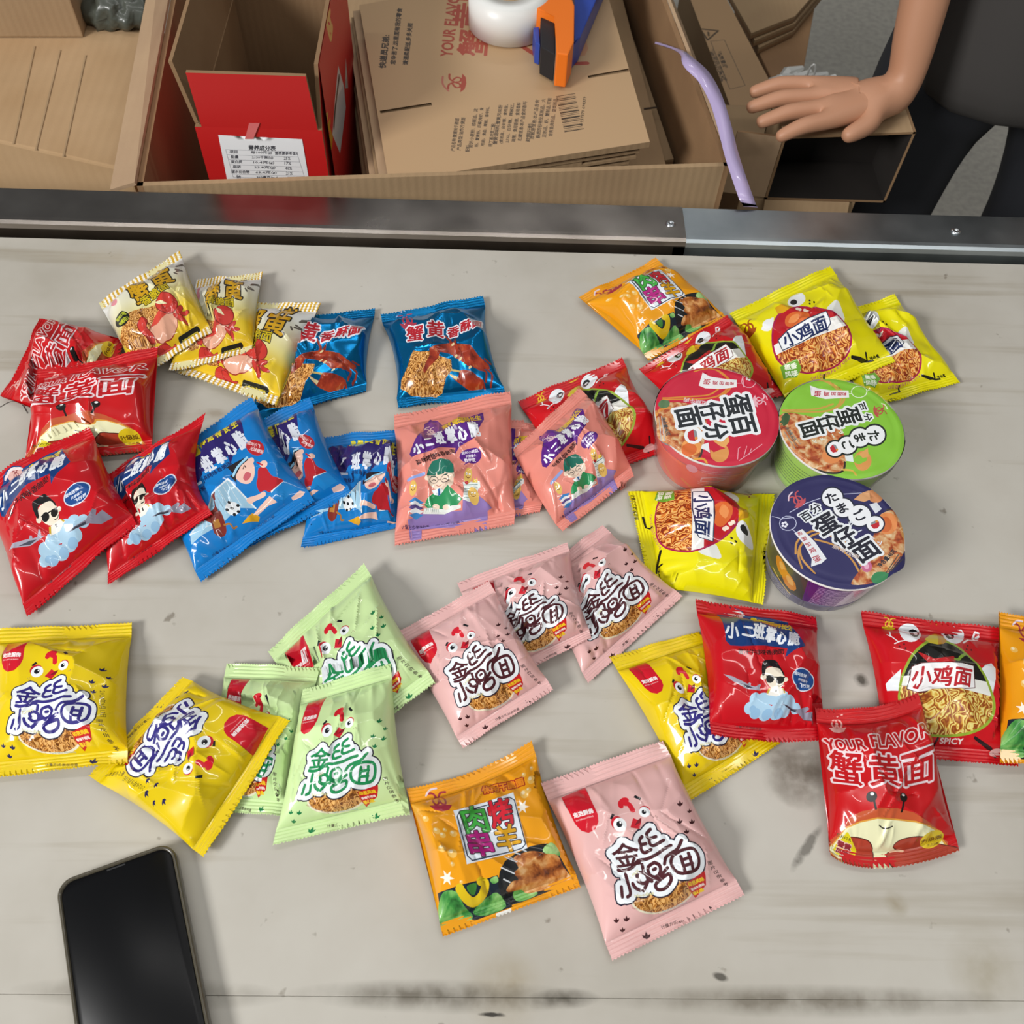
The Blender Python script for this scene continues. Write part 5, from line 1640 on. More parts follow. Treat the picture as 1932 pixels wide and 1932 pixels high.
FL, FR = at(258, 351, ZR), at(1377, 313, ZR)
dl, dr = at(322, 0, ZR) - at(258, 351, ZR), at(1258, 0, ZR) - at(1377, 313, ZR)
BL, BR = FL + dl * 1.9, FR + dr * 1.9
t_ = 0.006
big = thing('open_carton', 'large open kraft carton behind the table holding the red box and flat cartons', 'carton', (*((FL + BR) / 2)[:2], 0))
up = np.array([0, 0, 1.0])
panel('front_panel', [low(FL, 0), low(FR, 0), FR, FL], -t_, KRAFT, big)
panel('back_panel', [low(BL, 0), low(BR, 0), BR, BL], t_, KRAFT3, big)
panel('side_panel', [low(FL, 0), low(BL, 0), BL, FL], t_, KRAFT3, big)
panel('side_panel', [low(FR, 0), low(BR, 0), BR, FR], -t_, KRAFT3, big)
panel('bottom_panel', [low(FL, .01), low(FR, .01), low(BR, .01), low(BL, .01)], t_, KRAFT3, big)
# outward hanging flaps of the two sides
o1 = np.array([-0.026, -0.004, -0.012])
panel('side_flap', [FL + up * .001, BL + up * .001, BL + o1 + up * .02, FL + o1 + up * .006], 0.004, KRAFT2, big)
o2 = np.array([0.020, 0.004, -0.03])
panel('side_flap', [FR + up * .001, BR + up * .001, BR + o2, FR + o2], -0.004, KRAFT2, big)


def flat_design(o, s, base, z=None, ypl=None, xpl=None):
    """print traced in zoomed-photo coordinates onto a level sheet (z), or an upright face (y or x constant)"""
    def f(q):
        out = []
        for x, y in q:
            if z is not None:
                out.append(at(x, y, z)[:2] * 1000)
            elif ypl is not None:
                p = at_y(x, y, ypl); out.append((p[0] * 1000, p[2] * 1000))
            else:
                d = FW + RX * ((x - 966.0) / F_PX) - UP * ((y - 966.0) / F_PX)
                p = EYE + d * ((xpl - EYE[0]) / d[0]); out.append((p[1] * 1000, p[2] * 1000))
        return np.array(out)
    return Design(o, s, base, 'paper', plane=f)


def printed(name, D, quad, lift, par, holes=()):
    """surface carrying a flat print: quad in the design's own mm plane; lift maps mm to world"""
    q = np.array(quad, float)
    n = 14
    g = [(q[0] * (1 - u) + q[1] * u) * (1 - v) + (q[3] * (1 - u) + q[2] * u) * v for u in np.linspace(0, 1, n) for v in np.linspace(0, 1, n)]

    def inside(c, poly):
        r = np.ones(len(c), bool)
        p = poly if area2(poly) > 0 else poly[::-1]
        for i in range(len(p)):
            a, b = p[i], p[(i + 1) % len(p)]
            r &= ((b[0] - a[0]) * (c[:, 1] - a[1]) - (b[1] - a[1]) * (c[:, 0] - a[0])) > -1e-6
        return r
    hs = [D.m(h) for h in holes]

    def keep(c):
        k = inside(c, q)
        for h in hs:
            k &= ~inside(c, h)
        return k
    P2, T, col, mi, cen = D.build(np.array(g), None, keep, [(q, True)] + [(h, True) for h in hs])
    X = np.array([lift(a, b) for a, b in P2])
    me = raw_mesh(name, X, T, col, mi, P2 / 100.0)
    return link(name, me, MATLIST, par)


# flattened cartons lying in it
ZT = TABLE + 0.002
sheet_q = [(733, 347), (1226, 268), (1129, -70), (678, 10)]
rng = np.random.default_rng(8)
SQ = [at(x, y, ZT) for x, y in sheet_q]


def inside_big(p, gap):
    s_ = (p[1] - FR[1]) / (BR[1] - FR[1])
    return np.array([min(p[0], FR[0] + s_ * (BR[0] - FR[0]) - gap), max(p[1], FL[1] + (p[0] - FL[0]) * (FR[1] - FL[1]) / (FR[0] - FL[0]) + gap), p[2]])


SQ = [inside_big(p, .009) for p in SQ]
names = ['uppermost printed flattened carton with slots and red lettering, under the tape dispenser'] + [
    'flattened kraft carton %s under the printed one in the open carton' % s for s in ('first', 'second', 'third', 'fourth', 'fifth', 'sixth')]
for k in range(7):
    z1 = ZT - k * 0.0086
    r = thing('flattened_carton', names[k], 'flat carton', (*(sum(SQ) / 4)[:2], z1 - 0.008), 'flattened cartons stacked in the open carton')
    off = np.array([0, 0, 0.0]) if k == 0 else np.array([-0.004 * k + rng.normal(0, .003), 0.0012 * k + abs(rng.normal(0, .0008)), 0])
    q = [low(p, z1) + off for p in SQ]
    e = q[1] - q[0]
    if k == 0:
        holes = [[(322, 578), (590, 536), (594, 550), (326, 592)], [(1404, 396), (1640, 354), (1644, 370), (1408, 408)]]
        D = flat_design((600, 0), 2.76, 'bb9a74', z=ZT)
        rd = 'a85040'
        D.text('快递员兄弟:', 345, 270, 36, 84, '4a4038', 1.5, w=205, res=1); D.text('您辛苦了,这里面有我的零食', 408, 190, 28, 84, '4a4038', 1, w=350, res=1); D.text('请温柔配送,多多关照', 468, 230, 28, 84, '4a4038', 1, w=260, res=1)
        D.text('YOUR FLAVOR', 690, 120, 60, 84, rd, 2, w=420, res=1)
        D.row([('蟹', 810, 225, 150), ('黄', 785, 85, 150), ('面', 765, -55, 150)], rot=84, col=rd, bold=3)
        D.logo(720, 430, 52, rd, 84); D.line([(650, 400), (650, 440), (680, 475)], 8, 'b87060')
        D.line([(930, 40), (985, 150), (1050, 230), (1160, 300), (1270, 330), (1400, 330)], 20, rd)
        D.poly([(985, 60), (1010, 140), (1080, 215), (1180, 270), (1390, 290), (1370, 160), (1200, 60)], 'c08c68')
        D.ell(935, 185, 28, 22, '2c2a28'); D.line([(955, 182), (1015, 160)], 12, '2c2a28'); D.ell(905, 195, 14, 18, 'b06850'); D.ell(900, 62, 24, 20, '2c2a28')
        txt = ['产品名称:蟹黄味干脆面', '产品类型:油炸方便面', '配料:', '面饼:小麦粉、棕榈油、淀', '粉、蟹黄粉、虾酱(海虾、食', '用盐)、食盐、辣椒、香辛料、', '特丁基对苯二酚。', '蟹黄调味料:蟹黄风味粉', '(食用盐、白砂糖、食用盐、', '25%)、白砂糖、辣椒红。', '味精、食用香精、食用香料', '贮藏信息:本产品食用香料', '请放置阴凉干燥处。', '致敏原信息:本产品含有', '麸质的谷物及其制品、大', '豆制品、虾、蟹制品,可能', '含有鱼类制品、蛋类制品。']
        for i, s in enumerate(txt):
            x = 712 + i * 32
            L = {2: 46, 6: 150, 12: 120}.get(i, 245 if i > 2 else 205)
            D.text(s, x + (245 - L) * 0.02, 805 - i * 4.6 - L / 2, 22, 83, '55493e', 0.5, w=L, res=0)
        for k2, wd in enumerate([3, 1, 2, 4, 1, 1, 3, 2, 5, 1, 2, 2, 4, 1, 3, 2, 1, 4, 2, 1, 3, 3, 1, 2]):
            y0 = 690 - k2 * 8.0
            D.poly([(1283 - k2 * 1.9, y0), (1383 - k2 * 1.9 - (0 if k2 in (0, 12, 23) else 6), y0 - 16), (1383 - k2 * 1.9, y0 - 16 - wd * 1.6), (1283 - k2 * 1.9, y0 - wd * 1.6)], '3a322a', smooth=False)
        D.text('6 937379 698379', 1402 - 22, 580, 16, 84, '3a322a', 0.4, w=180, res=0)
        mmq = [np.array(p[:2]) * 1000 for p in q]
        o_ = printed('printed_face', D, mmq, lambda a_, b_: (a_ / 1000, b_ / 1000, ZT + 0.0003), r, holes)
    edge_m = KRAFT2 if k % 2 else KRAFT
    bm = bmesh.new()
    if k == 0:                                    # liner sides without a top, so that the slots stay open
        slab(bm, [low(p, z1 - 0.007) for p in q], 0.0035)
        rim_ = [low(p, z1 - 0.0035) for p in q]
        for i in range(4):
            a0, b0 = rim_[i], rim_[(i + 1) % 4]
            v = [bm.verts.new(x) for x in (a0, b0, b0 + up * .0037, a0 + up * .0037)]
            bm.faces.new(v)
    else:
        slab(bm, [low(p, z1 - 0.0075) for p in q], 0.0034)
    obj('lower_sheet', bm, KRAFT, r)
    if k > 0:
        bm = bmesh.new()
        q2 = [p + e * (0.0 if i in (0, 3) else -0.22) * 0 for i, p in enumerate(q)]
        a0, b0 = q[0] + e * 0.06, q[0] + e * 0.78
        d_ = (q[3] - q[0]) / np.linalg.norm(q[3] - q[0])
        slab(bm, [low(q[0], z1 - .004), low(q[1] - e * .22 - d_ * 0, z1 - .004), low(q[2] - e * .22, z1 - .004), low(q[3], z1 - .004)], 0.0034)
        slab(bm, [low(q[1] - e * .215 + d_ * .006, z1 - .004), low(q[1] + d_ * .006, z1 - .004), low(q[2], z1 - .004), low(q[2] - e * .215, z1 - .004)], 0.0034)
        obj('upper_sheet', bm, edge_m, r)
# a wider pair below them, and the carton that carries the pile
zb = ZT - 7 * 0.0086
for k, (qq, lab) in enumerate(([[(690, 372), (1258, 318), (1166, -60), (640, -20)], 'wide flattened carton below the stack, showing a slot at its right edge'],
                               [[(690, 388), (1284, 300), (1200, -60), (640, -20)], 'lowest wide flattened carton, jutting out farthest to the right below the stack'])):
    z1 = zb - 0.012 - k * 0.016
    Q = [at(x, y, z1) for x, y in qq]
    Q = [inside_big(p, .012) for p in Q]
    r = thing('flattened_carton', lab, 'flat carton', (*(sum(Q) / 4)[:2], z1 - 0.008), 'wide flattened cartons at the bottom')
    bm = bmesh.new(); slab(bm, [low(p, z1 - .008) for p in Q], 0.0037); obj('lower_sheet', bm, KRAFT3, r)
    bm = bmesh.new(); slab(bm, [low(p, z1 - .004) for p in Q], 0.0037); obj('upper_sheet', bm, KRAFT, r)
    if k == 0:
        bm = bmesh.new(); a0, b0 = at(1215, 207, z1 + .0002), at(1240, 204, z1 + .0002); slab(bm, [a0, b0, b0 + np.array([0, .003, 0]), a0 + np.array([0, .003, 0])], 0.0004)
        obj('slot', bm, mat('slot_dark', '3c2f22', 0.9), r)
    base_q = Q
r = thing('closed_carton', 'closed kraft carton under the flattened ones inside the big carton', 'carton', (*(sum(base_q) / 4)[:2], 0.016))
c0 = sum(base_q) / 4
bm = bmesh.new(); hexa(bm, [low(c0 + (p - c0) * .72, .017) for p in base_q] + [low(c0 + (p - c0) * .72, zb - 0.0365) for p in base_q]); obj('body', bm, KRAFT3, r, bevel=.002)
bm = bmesh.new(); s0 = [low(c0 + (p - c0) * .72, zb - .0365) for p in base_q]; m0, m1 = (s0[0] + s0[3]) / 2, (s0[1] + s0[2]) / 2; dd = np.array([0, .024, 0]); slab(bm, [m0 - dd, m1 - dd, m1 + dd, m0 + dd], 0.0002); obj('tape_strip', bm, mat('brown_tape', '9a7a52', 0.25), r)

# ------------------------------------------------------------------ red display box
yb = Y_BACK + 0.062
fl, fr = at_y(375, 240, yb), at_y(607, 245, yb)
xl, xr, zf = fl[0] - .004, fr[0], (fl[2] + fr[2]) / 2
zt, dp = at_y(470, 136, yb)[2], 0.24
zlow = zf - 0.34
REDC = mat('red_card', 'c01c1c', 0.45, 0, 0.0)
rb = thing('red_display_box', 'red open topped box with white nutrition table, standing in the big carton', 'box', ((xl + xr) / 2, yb + dp / 2, zlow))
th_ = 0.004


def board(name, quad, out, outm, inm, par, t=0.004):
    """card: quad is its printed outer face, out the way that face looks; kraft inside, cut edge all round"""
    q = [np.array(p, float) for p in quad]
    n = np.cross(q[1] - q[0], q[3] - q[0]); n /= np.linalg.norm(n)
    if n @ np.array(out, float) < 0:
        q, n = q[::-1], -n
    me = bpy.data.meshes.new(name)
    me.from_pydata([tuple(p) for p in q] + [tuple(p - n * t) for p in q], [], [(0, 1, 2, 3), (7, 6, 5, 4), (1, 0, 4, 5), (2, 1, 5, 6), (3, 2, 6, 7), (0, 3, 7, 4)])
    me.polygons.foreach_set('material_index', [0, 1, 2, 2, 2, 2])
    return link(name, me, [outm, inm, FLUTE], par)


V = lambda x, y, z: np.array([x, y, z])
RB = lambda nm, q, o: board(nm, q, o, REDC, KRAFT_IN, rb)
RB('front_panel', [V(xr, yb, zlow), V(xl, yb, zlow), V(xl, yb, zf), V(xr, yb, zf)], (0, -1, 0))
RB('back_panel', [V(xl, yb + dp, zlow), V(xr, yb + dp, zlow), V(xr, yb + dp, zt), V(xl, yb + dp, zt)], (0, 1, 0))
RB('side_panel', [V(xl, yb + .0042, zlow), V(xl, yb + dp - .0042, zlow), V(xl, yb + dp - .0042, zf), V(xl, yb + .0042, zf)], (-1, 0, 0))
RB('side_panel', [V(xr, yb + dp - .0042, zlow), V(xr, yb + .0042, zlow), V(xr, yb + .0042, zf), V(xr, yb + dp - .0042, zf)], (1, 0, 0))
RB('bottom_panel', [V(xl, yb, zlow), V(xr, yb, zlow), V(xr, yb + dp, zlow), V(xl, yb + dp, zlow)], (0, 0, -1))
RB('front_flap', [V(xl + .007, yb, zf), V(xr - .004, yb, zf), V(xr - .007, yb - .004, zt), V(xl + .007, yb - .004, zt)], (0, -1, 0))
RB('side_flap', [V(xl - .001, yb + .006, zf), V(xl - .001, yb + dp, zf), V(xl - .012, yb + dp, zt + .008), V(xl - .012, yb + .010, zt + .002)], (-1, 0, 0))
RB('side_flap', [V(xr, yb + dp, zf), V(xr, yb + .004, zf), V(xr + .004, yb + .010, zt + .004), V(xr + .004, yb + dp, zt + .004)], (1, 0, 0))
# label
D = flat_design((0, 0), 2.76, 'eceef0', ypl=yb - .0004)
D.text('营养成分表', 1365, 770, 30, -2, '3a3c44', 1, w=140, res=1)
for i, (a_, b_, c_) in enumerate((('项目', '每100克(g)', '营养素参考值%'), ('能量', '2130千焦(kJ)', '25%'), ('蛋白质', '10.4克(g)', '17%'), ('脂肪', '23.8克(g)', '40%'), ('碳水化合物', '63.4克(g)', '21%'), ('钠', '960毫克(mg)', '48%'))):
    y = 790 + i * 26
    dx = i * 6
    D.text(a_, 1208 + dx + len(a_) * 4, y, 19, -1, '4a4c54', 0.6, w=18 * len(a_) + 4, res=0); D.text(b_, 1362 + dx, y + 4, 19, -1, '4a4c54', 0.6, w=110, res=0); D.text(c_, 1492 + dx * .6, y + 8, 19, -1, '4a4c54', 0.6, w=120 if i == 0 else 34, res=0)
D.lines([[(1175, 778), (1545, 790), (1590, 935), (1215, 922), (1175, 778)], [(1183, 805), (1553, 817)], [(1190, 831), (1560, 843)], [(1198, 857), (1567, 869)], [(1204, 883), (1575, 895)], [(1210, 906), (1582, 917)]], 2, '8a8c94', False)
D.poly([(0, 0), (0, 1), (1, 1)], 'eceef0', smooth=False) if False else None
mmq = [(at_y(px_, py_, yb)[0] * 1000, at_y(px_, py_, yb)[2] * 1000) for px_, py_ in ((432, 356), (587, 362), (570, 262), (412, 254))]
printed('paper_label', D, mmq, lambda a_, b_: (a_ / 1000, yb - .0006, b_ / 1000), rb)['label'] = 'white nutrition table label'
D = flat_design((0, 0), 2.76, 'c4221e', xpl=xr + .0044)
for cy in (120, 690):
    D.lines([[(1705, cy - 90), (1690, cy - 50), (1715, cy - 20), (1725, cy + 30), (1700, cy + 10), (1718, cy - 60)], [(1708, cy + 40), (1722, cy + 80), (1730, cy + 20)]], 9, 'd8a020')
D.poly([(1760, 340), (1790, 450), (1800, 560), (1770, 800), (1730, 700), (1745, 500)], 'dfe0dc', smooth=False)
D.poly([(1800, 300), (1812, 460), (1796, 460)], 'c8c4b8', smooth=False)
D.lines([[(1765, 400), (1745, 560), (1738, 660)]], 8, '3a3a34', False)
mmq = [((yb + .012) * 1000, (zf - .15) * 1000), ((yb + dp - .002) * 1000, (zf - .15) * 1000), ((yb + dp - .002) * 1000, (zt + .003) * 1000), ((yb + .012) * 1000, (zt + .003) * 1000)]
printed('side_print', D, mmq, lambda a_, b_: (xr + .0046 + .0, a_ / 1000, b_ / 1000), rb)
bm = bmesh.new(); q = [at_y(x, y, yb - .0012) for x, y in ((462, 262), (478, 262), (490, 232), (470, 232))]; slab(bm, q, .0003); obj('tape_piece', bm, mat('clear_tape', 'd87070', 0.15), rb)
# the carton it stands on, inside the big one
r = thing('closed_carton', 'closed kraft carton standing under the red box inside the big carton', 'carton', ((xl + xr) / 2, yb + .13, .016))
bm = bmesh.new(); box(bm, xl - .02, xr + .02, yb - .012, yb + dp + .01, .017, zlow - .0045); obj('body', bm, KRAFT3, r, bevel=.002)
bm = bmesh.new(); box(bm, xl - .0205, xr + .0205, yb + dp / 2 - .02, yb + dp / 2 + .02, zlow - .0046, zlow - .0044); obj('tape_strip', bm, MATS['brown_tape'], r)

# ------------------------------------------------------------------ tape dispenser on the flat cartons
z0 = ZT + 0.0008
td = thing('tape_dispenser', 'orange and blue packing tape dispenser lying on the printed flattened carton', 'tape dispenser', (*at(1040, 50, z0)[:2], z0))
ORG, BLU = mat('orange_plastic', 'f0781c', 0.35), mat('blue_plastic', '2c48a4', 0.35)


def px_prism(name, pts, za, zb_, m, bev=.0015, shift=(0, 0)):
    """upright block: outline pixels read at height zb_"""
    bm = bmesh.new()
    top = [at(x, y, zb_) for x, y in pts]
    vt = [bm.verts.new(p) for p in top]
    vb = [bm.verts.new(low(p, za) + np.array([*shift, 0])) for p in top]
    n = len(pts)
    bm.faces.new(vt); bm.faces.new(vb[::-1])
    for i in range(n):
        bm.faces.new((vt[i], vb[i], vb[(i + 1) % n], vt[(i + 1) % n]))
    return obj(name, bm, m, td, bevel=bev)


px_prism('front_guard', [(1050, 100), (1072, 103), (1083, 78), (1084, 10), (1070, -25), (1008, -22), (1007, 12), (1048, 30)], z0 + .004, z0 + .045, ORG)
px_prism('rubber_wiper', [(1020, 17), (1047, 33), (1047, 103), (1021, 88)], z0 + .002, z0 + .036, mat('black_rubber', '1c1c20', 0.6), .001)
px_prism('cutter_blade', [(1048, 36), (1052, 36), (1052, 102), (1048, 102)], z0 + .002, z0 + .039, mat('saw_steel', 'b0aca4', 0.4, .9), .0004)
px_prism('side_frame', [(1084, -60), (1150, -60), (1095, 70), (1058, 112), (1050, 106), (1074, 100), (1086, 80)], z0, z0 + .030, BLU)
px_prism('blade_guard', [(1006, 52), (1017, 50), (1019, 84), (1010, 80)], z0, z0 + .026, BLU, .001)
c = at(962, -22, z0 + .046)
bm = bmesh.new(); lathe(bm, [(.026, .002), (.049, .002), (.049, .046), (.026, .046), (.026, .002)], 56, (c[0], c[1], z0), False, False); ob = obj('tape_roll', bm, mat('white_tape', 'e6e6e2', 0.35), td, True, bevel=0)
bm = bmesh.new(); lathe(bm, [(.0225, .001), (.0255, .001), (.0255, .047), (.0225, .047), (.0225, .001)], 40, (c[0], c[1], z0), False, False); obj('roll_core', bm, KRAFT, td, True)
bm = bmesh.new(); lathe(bm, [(.0, .0), (.02, .0), (.02, .040), (.0, .040)], 30, (c[0], c[1], z0), False, False); obj('hub', bm, BLU, td, True)
p0, p1 = at(1135, -50, z0 + .02), at(1175, -190, z0 + .03)
bm = bmesh.new(); tube(bm, [p0, (p0 + p1) / 2 + np.array([.004, 0, .006]), p1], [.014, .016, .015], 14); obj('handle', bm, BLU, td, True)

# ------------------------------------------------------------------ cartons at the left
zl = 0.715
q = [at(-150, 233, zl), at(250, 322, zl), at(298, 15, zl), at(-110, -70, zl)]
q[1] = q[1] + np.array([-.004, 0, 0])
r = thing('closed_carton', 'kraft carton with scored top at the far left, beside the big open carton', 'carton', (*(sum(q) / 4)[:2], 0))
bm = bmesh.new(); hexa(bm, [low(p, 0) for p in q] + q); obj('body', bm, kraft_mat('kraft_scored', 'b79874', 'ab8b66', 26.0), r, bevel=.003)
for (a0, b0) in (((64, 88), (24, 272)), ((112, 95), (66, 284)), ((160, 105), (118, 296))):
    A_, B_ = at(*a0, zl), at(*b0, zl)
    bm = bmesh.new(); slab(bm, [A_, B_, B_ + np.array([.0022, 0, 0]), A_ + np.array([.0022, 0, 0])], .0009); obj('score_ridge', bm, KRAFT, r, bevel=.0003)
# small carton standing on it
sb = [at(-95, 72, zl), at(158, 72, zl)]
d_ = sb[1] - sb[0]; n_ = np.array([-d_[1], d_[0], 0]) * 0.75
qq = [sb[0], sb[1], sb[1] + n_, sb[0] + n_]
r = thing('closed_carton', 'small kraft carton standing on the scored one at the upper left', 'carton', (*(sum(qq) / 4)[:2], zl))
bm = bmesh.new(); hexa(bm, [p + up * .001 for p in qq] + [low(p, zl + .14) for p in qq]); obj('body', bm, KRAFT, r, bevel=.002)
m0, m1 = (qq[0] + qq[3]) / 2, (qq[1] + qq[2]) / 2; dd = n_ / np.linalg.norm(n_) * .024
bm = bmesh.new(); slab(bm, [low(m0 - dd, zl + .1402), low(m1 - dd, zl + .1402), low(m1 + dd, zl + .1402), low(m0 + dd, zl + .1402)], .0003); obj('tape_strip', bm, MATS['brown_tape'], r)


def crumple(name, ctr, sx, sy, sz, m, seed, label, cat, n=26):
    rng = np.random.default_rng(seed)
    K_ = rng.normal(0, 1, (14, 2)) * 2.2; ph = rng.random(14) * 6.28
    bm = bmesh.new(); bmesh.ops.create_icosphere(bm, subdivisions=4, radius=1)
    for v in bm.verts:
        a_, b_ = math.atan2(v.co.y, v.co.x), math.asin(max(-1, min(1, v.co.z)))
        f = 1 + 0.30 * sum(abs(math.sin(K_[i][0] * v.co.x * 2 + K_[i][1] * v.co.y * 2 + v.co.z * 2 * math.cos(ph[i]) + ph[i])) - .6 for i in range(14)) / 4
        v.co = Vector((ctr[0] + v.co.x * sx * f, ctr[1] + v.co.y * sy * f, max(ctr[2], ctr[2] + sz * .4 + v.co.z * sz * f)))
    o = obj(name, bm, m, None, True)
    return tag(o, label, cat) if cat else o


crumple('plastic_wrap', at(235, 22, zl), .045, .05, .03, mat('grey_plastic', '474b43', 0.35, 0, .2), 3, 'crumpled grey green plastic wrap beside the small carton', 'plastic wrap')

# ------------------------------------------------------------------ right of the big carton
zw = 0.62
q = [at(1383, 214, zw), at(1472, 190, zw), at(1340, -60, zw), at(1288, -40, zw)]
r = thing('closed_carton', 'tall kraft carton printed with a warning triangle, right of the big carton', 'carton', (*(sum(q) / 4)[:2], 0))
bm = bmesh.new(); hexa(bm, [low(p, 0) for p in q] + [low(p, zw - .0004) for p in q]); obj('body', bm, KRAFT, r)
D = flat_design((1232, 0), 2.76, 'b08e68', z=zw)
D.lines([[(245, 150), (340, 160), (285, 208), (245, 150)], [(288, 168), (290, 186)]], 8, '5a4a3a', False)
for i, s in enumerate(('注意事项', '请勿重压', '小心轻放,保持干燥', '避免阳光直射', '堆码不超过六层')):
    D.text(s, 352 - i * 10 + 14, 310 + i * 4 + (0 if i < 2 else 20), 13, -70, '5a4a3a', 0.4, w=[110, 90, 210, 190, 200][i], res=0)
D.lines([[(300, 215), (372, 208), (480, 445), (400, 465), (300, 215)]], 2.5, '6a5a48', False)
printed('printed_top', D, [p[:2] * 1000 for p in q], lambda a_, b_: (a_ / 1000, b_ / 1000, zw), r)
zs = 0.56
for k, (pts, lab) in enumerate((([(1418, 62), (1500, 30), (1560, -40), (1360, -40)], 'kraft sheet uppermost of the pile next to the warning carton'),
                                ([(1424, 76), (1500, 44), (1562, -30), (1370, -40)], 'kraft sheet second of the pile next to the warning carton'),
                                ([(1432, 90), (1498, 58), (1560, -20), (1380, -40)], 'kraft sheet lowest of the pile next to the warning carton'))):
    Q = [at(x, y, zs - k * .012) for x, y in pts]
    r = thing('cardboard_sheet', lab, 'cardboard sheet', (*(sum(Q) / 4)[:2], zs - k * .012 - .01), 'kraft sheets piled beside the warning carton')
    bm = bmesh.new(); slab(bm, [low(p, zs - k * .012 - .0105) for p in Q], .0045); obj('lower_layer', bm, KRAFT3, r)
    bm = bmesh.new(); slab(bm, [low(p, zs - k * .012 - .0055) for p in Q], .005); obj('upper_layer', bm, KRAFT, r)
zc = zs - .036
Q = [at(1484, 205, zc), at(1508, 178, zc), at(1545, -30, zc), at(1400, -40, zc), at(1428, 92, zc)]
r = thing('closed_carton', 'kraft carton carrying the sheet pile and the tied plastic bag', 'carton', (*(sum(Q) / 5)[:2], 0))
bm = bmesh.new(); vt = [bm.verts.new(p) for p in Q]; vb = [bm.verts.new(low(p, 0)) for p in Q]
bm.faces.new(vt); bm.faces.new(vb[::-1])
for i in range(5):
    bm.faces.new((vt[i], vb[i], vb[(i + 1) % 5], vt[(i + 1) % 5]))
obj('body', bm, KRAFT3, r, bevel=.002)
PL = mat('white_plastic', 'd8d8d4', 0.25, 0, .4)
bc = at(1512, 160, zc + .016)
r = thing('plastic_bag', 'white tied plastic bag with a loop, on the carton near the hand', 'plastic bag', (bc[0], bc[1], zc))
bm = bmesh.new()
rng = np.random.default_rng(4)
for k in range(7):
    a_ = bc + np.array([-.045 + k * .012, rng.normal(0, .008), 0])
    tube(bm, [a_ + np.array([-.02, -.014, -.006]), a_ + np.array([0, 0, .004 + .003 * (k % 3)]), a_ + np.array([.024, .014, .010])], [.004, .011, .004], 7)
o = obj('bag_body', bm, PL, r); o['kind'] = 'stuff'
lp = at(1530, 148, zc + .036)
bm = bmesh.new(); tube(bm, [lp + np.array([.004 * math.sin(t), 0, .010 - .013 * math.cos(t)]) + np.array([-.004 * t / 6, 0, 0]) for t in np.linspace(0, 6.0, 14)], .0016, 6); obj('loop', bm, PL, r, True)

# lavender strap over the edge of the big carton
path = [(1236, 80, .735, .004), (1268, 90, .76, .004), (1288, 100, .785, .010), (1300, 118, .79, .024), (1328, 145, .787, .026), (1350, 185, .784, .026), (1366, 235, .781, .026), (1380, 290, .779, .026), (1396, 340, .776, .026), (1412, 385, .770, .026), (1420, 410, .764, .026)]
pp = smooth_poly([(a_, b_, c_ * 1000, d_ * 1000) for a_, b_, c_, d_ in path], False, 5)
bm = bmesh.new(); rows = []
for i, (x, y, z_, w_) in enumerate(pp):
    nx = pp[min(i + 1, len(pp) - 1)] - pp[max(i - 1, 0)]
    tn = np.array([nx[1], -nx[0]]) / np.hypot(nx[0], nx[1])
    hw = w_ * .5
    a_, b_ = at(x - tn[0] * hw * -1, y - tn[1] * hw * -1, z_ / 1000 + .002 * math.sin(i * .5)), at(x - tn[0] * hw, y - tn[1] * hw, z_ / 1000)
    if y > 330:
        a_[1] = max(a_[1], Y_BACK + .003); b_[1] = max(b_[1], Y_BACK + .003)
    rows.append([bm.verts.new(p) for p in (a_, (a_ + b_) / 2 + up * .0005, b_, b_ - up * .0006, (a_ + b_) / 2 - up * .0002, a_ - up * .0006)])
for p, q_ in zip(rows, rows[1:]):
    for i in range(6):
        bm.faces.new((p[i], p[(i + 1) % 6], q_[(i + 1) % 6], q_[i]))
tag(obj('plastic_strap', bm, mat('lavender_film', 'b4a4cc', 0.28, 0, .5), None, True), 'shiny lavender strap draped over the right edge of the big carton', 'strap')

# ------------------------------------------------------------------ held carton and what it rests on
yh = Y_BACK + 0.165
hc = [at_y(1482, 248, yh), at_y(1734, 236, yh)]
xa, xb, ztp, zbt = hc[0][0], hc[1][0], .742, .640
r = thing('closed_carton', 'kraft carton under the dark open box that the person holds', 'carton', ((xa + xb) / 2, yh + .1, 0))
bm = bmesh.new(); box(bm, xa - .03, xb - .035, yh + .003, yh + .19, 0, zbt - .002); obj('body', bm, KRAFT, r, bevel=.002)
bm = bmesh.new(); box(bm, xa - .0303, xb - .0347, yh + .06, yh + .105, zbt - .0025, zbt - .0016); obj('tape_strip', bm, MATS['brown_tape'], r)
hb = thing('small_open_box', 'small kraft box with dark interior facing the table, held by the person', 'box', ((xa + xb) / 2, yh + .08, zbt))
DK = mat('shaded_inside', '1e1814', 0.9)  # near-black on the kraft inside, standing in for shade in the opening
dph = .075
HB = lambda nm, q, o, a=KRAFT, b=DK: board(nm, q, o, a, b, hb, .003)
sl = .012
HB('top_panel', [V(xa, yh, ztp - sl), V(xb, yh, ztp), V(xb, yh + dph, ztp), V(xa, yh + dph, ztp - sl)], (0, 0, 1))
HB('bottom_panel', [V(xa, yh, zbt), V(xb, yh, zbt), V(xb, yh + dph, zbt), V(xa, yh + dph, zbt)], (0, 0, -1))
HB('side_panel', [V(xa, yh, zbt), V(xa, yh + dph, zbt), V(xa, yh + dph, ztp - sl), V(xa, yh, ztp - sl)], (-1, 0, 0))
HB('side_panel', [V(xb, yh, zbt), V(xb, yh + dph, zbt), V(xb, yh + dph, ztp), V(xb, yh, ztp)], (1, 0, 0))
